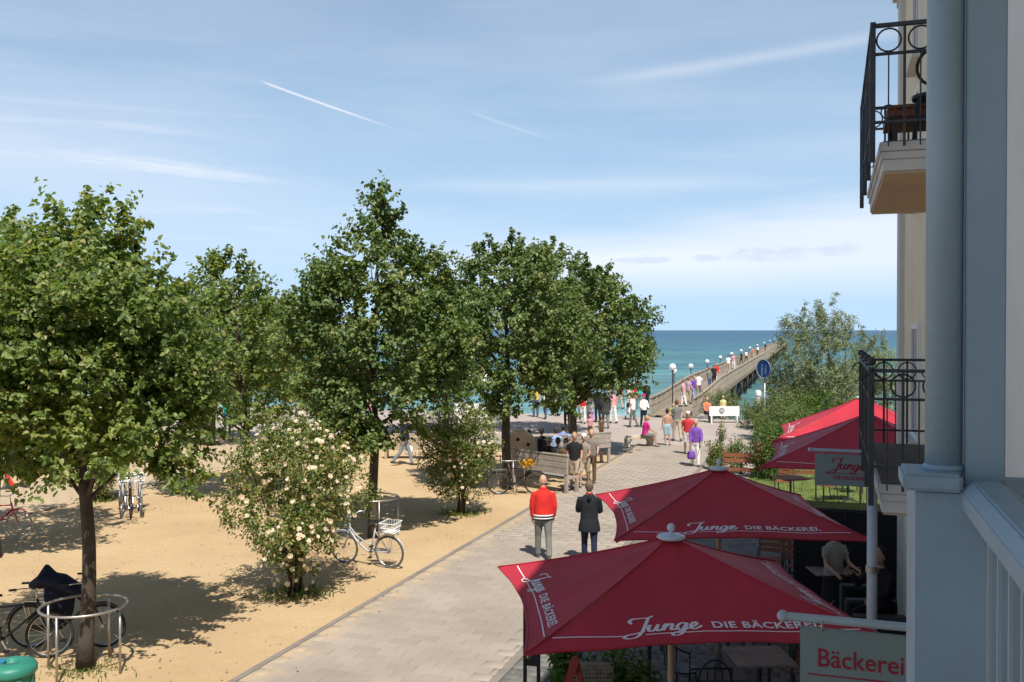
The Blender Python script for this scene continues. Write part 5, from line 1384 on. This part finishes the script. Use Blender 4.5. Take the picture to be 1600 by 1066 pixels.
    # ---- clothes
    tm, btm = cloth(*top) if top else None, cloth(*bottom) if bottom else None
    if bottom:
        m = MB()
        if bl == 'skirt':
            m.tube([S3(up(.08)), S3(up(-.05)), S3(P0 + Vector((0, .02, -.30))), S3(P0 + Vector((0, .03, -.52)))], [(.125 * k, .155 * k), (.15 * k, .185 * k), (.19 * k, .21 * k), (.22 * k, .235 * k)], 16)
        else:
            loftT(m, [(up(-.13), .12 * w, .10 * w), (up(-.06), .165 * w, .12 * w), (up(.0), .168 * w, .125 * w), (up(.09), .152 * w, .115 * w)], 14, .008)
            for i in (0, 1):
                if bl == 'short': leg(m, i, .026, .9)
                else:
                    hp, kp, ap = hips[i], knees[i], ankles[i]
                    loft(m, [(hp + Vector((0, 0, .05)), .092, .10), (hp.lerp(kp, .35), .088 * w, .092 * w), (kp, .068, .070), (kp.lerp(ap, .5), .064, .066), (kp.lerp(ap, .96), .060, .064)], 10)
        m.build('trousers' if bl == 'long' else ('shorts' if bl == 'short' else 'skirt'), btm, root, remesh=vox)
    if top:
        m = MB()
        lo = [(up(-.04), .172 * w, .13 * w)] if not coat else [(P0 + Vector((0, .0, -.235)), .215 * w, .17 * w), (P0 + Vector((0, .0, -.12)), .205 * w, .165 * w)]
        loftT(m, lo + [(up(.04), .168 * w, .128 * w), (up(.18), (.15 if fem else .165) * w, .124 * w), (up(.32), .170 * w, .132 * w), (up(.42), .178 * w, .124 * w), (up(.475), .155 * w, .10 * w), (up(.515), .112 * w, .08), (up(.545), .07, .068)], 14, .008 if not coat else .016)
        if tl in ('long', 'short'):
            for i in (0, 1):
                e_ = .012 if not coat else .022
                T = [(sho[i] + Vector((-(-1, 1)[i] * .012, 0, .012)), .050 + e_, .052 + e_), (sho[i].lerp(elb[i], .6), .052 + e_, .052 + e_)]
                if tl == 'long': T += [(elb[i], .045 + e_, .046 + e_), (elb[i].lerp(wri[i], .5), .042 + e_, .042 + e_), (elb[i].lerp(wri[i], .95), .036 + e_, .036 + e_)]
                loft(m, T, 10)
        m.build('coat' if coat else ('jacket' if stripes else 'shirt'), tm, root, remesh=vox)
        if stripes:
            for dz, mm_ in ((-.005, cloth('white', (.75, .73, .7))), (-.035, cloth('navy', (.02, .025, .05))), (-.062, cloth('white', (.75, .73, .7)))):
                q = MB(); loftT(q, [(up(dz - .013), .183 * w, .141 * w), (up(dz + .013), .183 * w, .141 * w)], 20, .008); q.build('waist_stripe', mm_, root, smooth=True)
            q = MB(); loftT(q, [(up(-.10), .176 * w, .135 * w), (up(-.06), .18 * w, .139 * w)], 20, .006); q.build('waistband', cloth('navy', (.02, .025, .05)), root, smooth=True)
        if stripes or coat:
            q = MB(); q.tube([S3(up(.515)), S3(up(.555, -.01)), S3(up(.585, -.012))], [(.085 * k, .095 * k), (.075 * k, .08 * k), (.07 * k, .072 * k)], 14); q.build('collar', tm if stripes else cloth('collar_red', (.25, .03, .03)), root, smooth=True)
        if coat:
            q = MB(); q.tube([S3(up(.53, -.09)), S3(up(.48, -.135)), S3(up(.42, -.13))], [(.03 * k, .07 * k), (.05 * k, .10 * k), (.02 * k, .05 * k)], 10); q.build('hood', tm, root, smooth=True)
    hm = mat('hair_%d_%d_%d' % tuple(int(x * 100) for x in hairc), hairc, .75, .3, 30, .6, 60)
    if hair == 'bald':
        q = MB(); q.ring(S3(hd + Vector((0, -.012, -.025))), .077 * k, .014 * k, n=20, m=6, a0=R(150), a1=R(390), up=(0, 1, 0)); q.build('hair', hm, root, smooth=True)
    elif hair:
        q = MB(); q.ball(S3(hd + Vector((0, -.032, .040))), .106 * k, 14, (.87, .90, 1.06)); q.ball(S3(hd + Vector((0, -.045, -.01))), .085 * k, 10, (1.0, .8, 1.1))
        if hair == 'long': q.tube([S3(hd + Vector((0, -.06, .0))), S3(hd + Vector((0, -.085, -.12))), S3(hd + Vector((0, -.08, -.22)))], [(.04 * k, .08 * k), (.04 * k, .085 * k), (.02 * k, .05 * k)], 10)
        q.build('hair', hm, root, remesh=vox * .8)
    if hat:
        kind_, hc = hat; q = MB()
        q.ball(S3(hd + Vector((0, -.005, .075))), .105 * k, 14, (.92, 1.05, .72))
        if kind_ == 'brim': q.lathe([(.10 * k, 0), (.17 * k, -.012), (.17 * k, -.006), (.10 * k, .012)], S3(hd + Vector((0, 0, .05))), 20)
        else: q.tube([S3(hd + Vector((0, .07, .055))), S3(hd + Vector((0, .13, .05))), S3(hd + Vector((0, .165, .04)))], [(.012 * k, .075 * k), (.01 * k, .07 * k), (.006 * k, .04 * k)], 8)
        q.build('hat', cloth(*hc), root, smooth=True)
    for i in (0, 1):
        an = ankles[i]; q = MB()
        loft(q, [(an + Vector((0, -.075, -.03)), .03, .028), (an + Vector((0, -.03, -.025)), .044, .045), (an + Vector((0, .06, -.038)), .046, .040), (an + Vector((0, .175, -.05)), .034, .024)], 10)
        q.build('shoe', mat('shoe_%d' % int(sum(shoe) * 100), shoe, .5, .1), root, smooth=True)
    if pack:
        q = MB(); q.tube([S3(up(.08, -.19)), S3(up(.14, -.215)), S3(up(.36, -.22)), S3(up(.46, -.18))], [(.05 * k, .11 * k), (.085 * k, .15 * k), (.085 * k, .15 * k), (.04 * k, .10 * k)], 12)
        for sx in (-1, 1): q.tube([S3(up(.44, -.14, sx * .09)), S3(up(.53, -.02, sx * .105)), S3(up(.42, .13, sx * .11)), S3(up(.15, -.12, sx * .13))], .017 * k, 6)
        q.build('backpack', cloth(*pack), root, smooth=True)
    root['_w'] = [tuple(S3(w_)) for w_ in wri] and 0
    return root, [S3(w_) for w_ in wri]

WHT = ('white', (.70, .68, .65)); BLK = ('black', (.02, .02, .022)); NVY = ('navy', (.02, .025, .05)); BEI = ('beige', (.42, .35, .26)); RED = ('red', (.60, .03, .025)); JEA = ('jeans', (.06, .10, .18))
GRY = ('grey', (.17, .17, .16)); LBL = ('light_blue', (.25, .36, .55)); MAG = ('magenta', (.55, .02, .22)); YEL = ('yellow', (.65, .52, .10)); PNK = ('pink', (.60, .30, .34)); PUR = ('purple', (.17, .07, .34)); TEA = ('teal', (.03, .42, .38)); ORG = ('orange', (.62, .20, .10)); DGR = ('dark_green', (.04, .06, .04)); BRN = ('brown', (.12, .075, .045))
gp_ = None
def W(px, fy, dz=0): d = gy(fy); return Vector(((px - 800) / F * d, d, dz))
# the two walkers in the street
person(W(849, 876), 4, 'bald man in a red jacket with white waist stripes, walking away down the street', 1.74, 'walk', .20, (.12, -.08), (.12, .35), RED, ('grey_green', (.16, .165, .15)), stripes=True, hair='bald', hairc=(.28, .22, .18), sk=0, vox=.014, wide=1.08, shoe=(.05, .045, .04))
person(W(921, 884), -3, 'brown haired walker in a black hooded parka beside the man in red', 1.68, 'walk', .14, (.35, .30), (1.0, 1.0), ('black_coat', (.018, .02, .024)), NVY, coat=True, hair='short', hairc=(.16, .11, .07), vox=.014, wide=1.05)
# group by the big bench
person(W(898, 768), 170, 'man in a dark shirt and beige shorts walking towards the viewer beside the bench', 1.74, 'walk', .2, (.2, -.1), (.5, .3), BLK, BEI, 'short', 'short', hairc=(.10, .07, .05), sk=1)
person(W(913, 763), 165, 'woman in a brown grey top with a light cap, in the group beside the bench', 1.62, 'walk', -.18, (.4, .2), (.9, .6), ('taupe', (.26, .21, .17)), BEI, 'short', 'short', hat=('cap', WHT), sk=1, fem=True)
person(W(924, 756), 175, 'person in dark trousers carrying a jacket, rear right of the bench group', 1.66, 'walk', .15, (.3, .1), (.8, .2), ('taupe2', (.20, .17, .15)), BRN, 'short', sk=0, hairc=(.3, .22, .12))
person(W(890, 752), 160, 'child sized walker with a light blue cap, left of the bench group', 1.45, 'walk', .12, (.1, .1), (.3, .3), GRY, BLK, 'short', 'short', hat=('cap', LBL), sk=1)
# people sitting on the long grey bench
for px, d, fc, lb, tp, hr, ht in ((826, 32.2, 10, 'sitter in black at the left end of the long grey bench', BLK, (.03, .02, .02), None), (846, 32.9, -5, 'dark haired sitter in black left of the two in blue', BLK, (.04, .03, .02), None),
        (868, 33.2, 12, 'sitter in a pale blue shirt in the middle of the long grey bench', LBL, (.05, .04, .03), None), (880, 34.1, 20, 'upright sitter in a blue shirt against the white figures', ('mid_blue', (.18, .24, .50)), (.03, .03, .03), None),
        (858, 30.9, 30, 'sitter with a cream hat between the two wooden benches', BLK, (.2, .15, .1), ('brim', ('cream', (.6, .52, .36)))), (872, 30.8, -10, 'sitter in grey between the two wooden benches', GRY, (.06, .05, .04), None), (884, 30.6, 15, 'sitter in brown next to the standing group', BRN, (.07, .05, .04), None)):
    p = G(px, d); person(p, fc, lb, 1.70, 'sit', 0, (.5, .6), (.7, .6), tp, NVY, 'long', hairc=hr, hat=ht, lean=-.02, seat=.55 if d > 32 else .45)
# far promenade
person(W(837, 652), 178, 'man in a yellow shirt and blue trousers standing at the water edge', 1.78, 'stand', 0, (.1, -.1), (.2, .2), YEL, JEA, 'short', hairc=(.2, .15, .1))
person(W(886, 668), 20, 'woman in a cream top beside the far trunk', 1.65, 'stand', 0, (.1, .1), (.6, .3), ('cream', (.6, .52, .36)), BLK, 'short', hairc=(.45, .38, .28), fem=True)
person(W(911, 662), 175, 'person in a bright red top between the far trunk and the lady with the strap', 1.68, 'walk', .15, (.2, -.1), (.4, .2), RED, WHT, 'short', hairc=(.4, .35, .28))
person(W(922, 672), 160, 'woman in white spreading her arm next to the red top', 1.66, 'walk', .16, (.9, -.6), (.3, .1), WHT, ('lilac', (.40, .22, .45)), 'short', fem=True, hairc=(.35, .25, .15))
person(W(946, 670), 5, 'walker in a dark coat with a pale shoulder strap, away from the viewer', 1.75, 'walk', .18, (.2, -.2), (.2, .2), ('charcoal', (.05, .05, .05)), GRY, hairc=(.05, .04, .03), coat=True)
person(W(934, 660), 30, 'person in black beyond the woman in white', 1.8, 'stand', 0, (.1, .1), (.2, .2), BLK, BLK, hairc=(.04, .03, .03))
person(W(922, 686), 175, 'small child in pink in front of the woman in white', 1.05, 'stand', 0, (.1, .1), (.2, .2), PNK, BRN, 'short', 'short', hairc=(.3, .2, .1))
person(W(940, 688), 10, 'small child in dark clothes beside the walker with the strap', .98, 'stand', 0, (.1, .1), (.2, .2), BRN, BRN, 'short', 'short', hairc=(.1, .07, .05))
person(W(984, 648), 185, 'woman in pale clothes pushing the pushchair', 1.65, 'walk', .12, (.9, .9), (.4, .4), ('pale_pink', (.6, .45, .42)), WHT, 'short', fem=True, hairc=(.5, .4, .25))
person(W(990, 643), 170, 'person in a red top behind the pushchair', 1.70, 'walk', .15, (.1, -.1), (.3, .3), RED, BEI, 'short', hairc=(.06, .05, .04))
person(W(998, 640), 20, 'person in a turquoise top near the pier stairs', 1.72, 'walk', .15, (.1, -.1), (.3, .3), TEA, GRY, 'short', hairc=(.3, .25, .15))
person(W(1010, 640), -30, 'person in black at the foot of the pier railing', 1.72, 'stand', 0, (.1, -.1), (.6, .6), BLK, BLK, 'long', hairc=(.06, .05, .04))
person(W(1006, 668), 190, 'woman with a magenta headscarf and white sleeves behind the stone seat', 1.6, 'walk', .12, (.3, .2), (.9, .9), WHT, NVY, 'long', hat=('cap', MAG), fem=True)
person(G(1008, 39.2), -75, 'woman in a magenta top sitting on the pale stone seat', 1.64, 'sit', 0, (.6, .5), (.5, .5), MAG, GRY, 'short', 'short', hairc=(.5, .28, .12), fem=True, sk=0, lean=.12)
person(W(1043, 697), 12, 'shirtless boy in pale blue swimming shorts facing away', 1.5, 'stand', 0, (.15, -.15), (.3, .5), None, ('pale_blue', (.32, .45, .50)), 'short', 'short', hairc=(.03, .025, .02), sk=1)
person(W(1075, 712), 172, 'walker in a red top and white cap, left of the woman in purple', 1.66, 'walk', .2, (.3, -.2), (.5, .3), ('deep_red', (.50, .04, .05)), WHT, 'short', 'short', hat=('cap', WHT), sk=1)
person(W(1087, 731), 176, 'woman in an open purple jacket and white trousers walking towards the viewer', 1.66, 'walk', .14, (.3, .3), (.6, .3), PUR, WHT, 'long', hairc=(.42, .34, .24), fem=True, sk=0, wide=1.05)
person(W(1052, 668), 165, 'child in yellow and green near the stone seat', 1.15, 'walk', .1, (.1, .1), (.3, .3), ('lime', (.4, .5, .08)), JEA, 'short', 'short', hairc=(.4, .3, .15))
person(G(1104, 50.2), 200, 'person in an orange top sitting at the left end of the white bench', 1.7, 'sit', 0, (.5, .5), (.6, .6), ORG, BLK, 'short', hairc=(.06, .04, .03), seat=.42)
person(G(1130, 51.5), 175, 'child in pale yellow behind the white bench', 1.25, 'stand', 0, (.1, .1), (.3, .3), ('pale_yellow', (.6, .6, .25)), BEI, 'short', hairc=(.5, .4, .2))
person(G(355, 44), 20, 'person in a turquoise top glimpsed through the crowns at the left', 1.7, 'stand', 0, (.1, .1), (.3, .3), TEA, JEA, 'short', hairc=(.06, .04, .03))
person(G(577, 47), 190, 'person in pink glimpsed through the tall tree crown', 1.7, 'stand', 0, (.1, .1), (.3, .3), PNK, WHT, 'short', hairc=(.3, .2, .1))
_, wr = person(W(632, 728), 265, 'man in navy with a white shopping bag passing the pale bench', 1.78, 'walk', .34, (.15, -.15), (.1, .1), NVY, ('steel_grey', (.22, .25, .27)), hairc=(.1, .07, .05))
person(W(652, 722), 100, 'seated person', 1.7, 'sit', 0, (.4, .4), (.6, .6), WHT, BLK, 'short', hairc=(.3, .22, .14)) if 0 else None
person(W(20, 766), 100, 'person in a yellow top and grey trousers striding left on the path', 1.66, 'walk', .33, (.3, -.3), (.4, .3), ('strong_yellow', (.70, .42, .03)), ('grey_green', (.16, .165, .15)), 'short', hairc=(.3, .15, .06))
person(W(2, 768), 95, 'person in a pink and red outfit cut by the left edge', 1.62, 'walk', .25, (.3, -.3), (.4, .3), WHT, RED, 'short', hairc=(.2, .15, .1))
# terrace
person(G(1304, 15.2), 195, 'waitress in a grey shirt and black apron standing in the shade by the white pipe', 1.68, 'stand', 0, (.4, .3), (1.0, .9), ('shirt_grey', (.30, .30, .27)), BLK, 'short', 'skirt', hairc=(.08, .06, .04), fem=True, sk=0)
person(G(1379, 13.4), 120, 'guest in black sitting close to the facade, half hidden by the white pipe', 1.72, 'sit', 0, (.6, .9), (.8, 1.5), BLK, BLK, 'long', hairc=(.03, .025, .02), seat=.85)
person(G(1186, 31.9), 150, 'child with a violet cap behind the red brown fence', 1.22, 'stand', 0, (.4, .4), (.8, .8), ('rose', (.60, .18, .22)), JEA, 'short', hat=('cap', ('violet', (.22, .20, .55))), sk=2)
person(G(1199, 32.3), 190, 'child in a yellow top beside the violet cap', 1.15, 'stand', 0, (.1, .1), (.3, .3), YEL, JEA, 'short', hairc=(.3, .2, .1))
# walkers on the pier
PW = [(1068, 59.5, 20, PNK, WHT, 'woman in pink and white walking up the pier entrance'), (1076, 61, -10, ('lilac_grey', (.4, .3, .4)), BEI, 'person in pale lilac just behind the woman in pink on the pier'), (1084, 62, 190, PUR, LBL, 'person in violet and pale blue leaning on the near pier railing'), (1092, 64, 10, WHT, GRY, 'white topped person right of the violet one on the pier'),
      (1116, 75, 15, BLK, BLK, 'person in black on the pier between two globe lamps'), (1120, 79, 190, RED, WHT, 'person in red and white beside the one in black on the pier'), (1109, 70, 10, GRY, JEA, 'person in grey on the pier near the third lamp'), (1138, 100, 12, WHT, BEI, 'person in white further along the pier'), (1146, 108, 190, PNK, WHT, 'person in pale pink on the middle stretch of the pier'),
      (1158, 122, 10, BLK, BLK, 'dark figure on the middle stretch of the pier'), (1166, 134, 10, WHT, BLK, 'person in white and black beyond the middle of the pier'), (1176, 152, 190, ORG, BEI, 'small figure in orange far out on the pier'), (1184, 170, 10, WHT, NVY, 'small figure in white and navy far out on the pier'), (1196, 200, 190, BLK, GRY, 'tiny dark figure near the visible end of the pier')]
for px, d, fc, a, b_, lb in PW:
    rr_ = Vector((9.4, 55.2, 0)); y_ = (d - 55.2) / math.cos(PA)
    x_ = (px - 800) / F * d; lx = (x_ - 9.4) * math.cos(PA) - (d - 55.2) * math.sin(PA); lx = max(-1.1, min(1.1, lx))
    q = rr_ + Matrix.Rotation(-PA, 3, 'Z') @ Vector((lx, y_, 0)); q.z = pz(y_) + .02
    sg_ = rnd.choice((-1, 1)); person(q, fc + rnd.uniform(-35, 35), lb, rnd.uniform(1.56, 1.82), 'walk', sg_ * rnd.uniform(.12, .32), (sg_ * -.3, sg_ * .3 + rnd.uniform(0, .4)), (.3, rnd.uniform(.2, 1.3)), a, b_, 'short', hairc=(.1 + rnd.random() * .2, .1, .06), vox=.03)
CR = [(893, 658, 100, BLK, WHT), (902, 650, 200, WHT, JEA), (951, 655, 170, GRY, JEA), (958, 662, 20, PNK, WHT), (989, 668, 60, WHT, GRY), (1058, 690, 10, GRY, BEI), (968, 640, 20, BRN, BEI), (852, 655, 150, WHT, JEA), (866, 650, 20, NVY, BEI)]
for i, (px, fy, fc, a, b_) in enumerate(CR):
    person(W(px, fy), fc, '%s topped %s in the far crowd, %s' % (a[0].replace('_', ' '), 'woman' if i % 2 else 'man', ('left of the red top', 'near the far trunk', 'right of the walker with the strap', 'on the pale paving right of the strap walker', 'just in front of the pushchair', 'between the boy and the white cap', 'beyond the children', 'right of the yellow shirted man', 'two steps right of the yellow shirted man')[i]), 1.55 + .02 * (i * 7 % 12), 'walk', .15 + .01 * i, (.25, -.15), (.4, .3), a, b_, 'short', hairc=(.08 + .03 * (i * 5 % 7), .06 + .02 * (i % 5), .04), fem=bool(i % 2), vox=.028, sk=i % 3)
# bags held by walkers
def bag(loc, label, c, s=1.0):
    r = thing('bag', loc, 0, label, 'bag')
    m = MB(); m.tube([(0, 0, -.42 * s), (0, 0, -.36 * s), (0, 0, -.2 * s), (0, 0, -.12 * s)], [(.10 * s, .12 * s), (.14 * s, .15 * s), (.10 * s, .14 * s), (.03 * s, .07 * s)], 10); m.build('sack', cloth(*c), r, smooth=True)
    m = MB(); m.ring((0, 0, -.08 * s), .05 * s, .006, axis=(0, 1, 0), n=14, m=4); m.build('handle', cloth(*c), r)
def worldhand(loc, face, w): return Vector(loc) + Matrix.Rotation(R(face), 3, 'Z') @ w
h_ = worldhand(W(632, 728), 265, wr[0]); bag(h_ + Vector((0, 0, -.06)), 'white shopping bag held by the man in navy', WHT, 1.05)
bag(W(1077, 731) + Vector((.08, 0, .72)), 'purple bag carried low by the woman in the purple jacket', PUR, 1.0)
# pushchair
pc = thing('pushchair', G(984, 51.5), R(170), 'white and black pushchair near the pier stairs', 'pushchair')
for x in (-.22, .22):
    for y in (-.3, .3):
        m = MB(); m.ring((x, y, .12), .10, .02, axis=(1, 0, 0), n=16); m.build('wheel', M_RUBBER, pc)
m = MB()
for x in (-.22, .22): m.bar((x, .3, .12), (x, -.45, 1.0), .025, .025); m.bar((x, -.3, .12), (x, .1, .6), .025, .025)
m.bar((-.22, -.45, 1.0), (.22, -.45, 1.0), .03, .03); m.build('frame', M_STEEL, pc)
m = MB(); m.tube([(0, .30, .40), (0, 0, .42), (0, -.25, .62)], [(.05, .16), (.09, .19), (.06, .18)], 10); m.build('seat', cloth(*WHT), pc, smooth=True)
m = MB(); m.ball((0, -.2, .75), .22, 12, (.85, .9, .8)); m.build('hood', cloth(*BLK), pc, smooth=True)
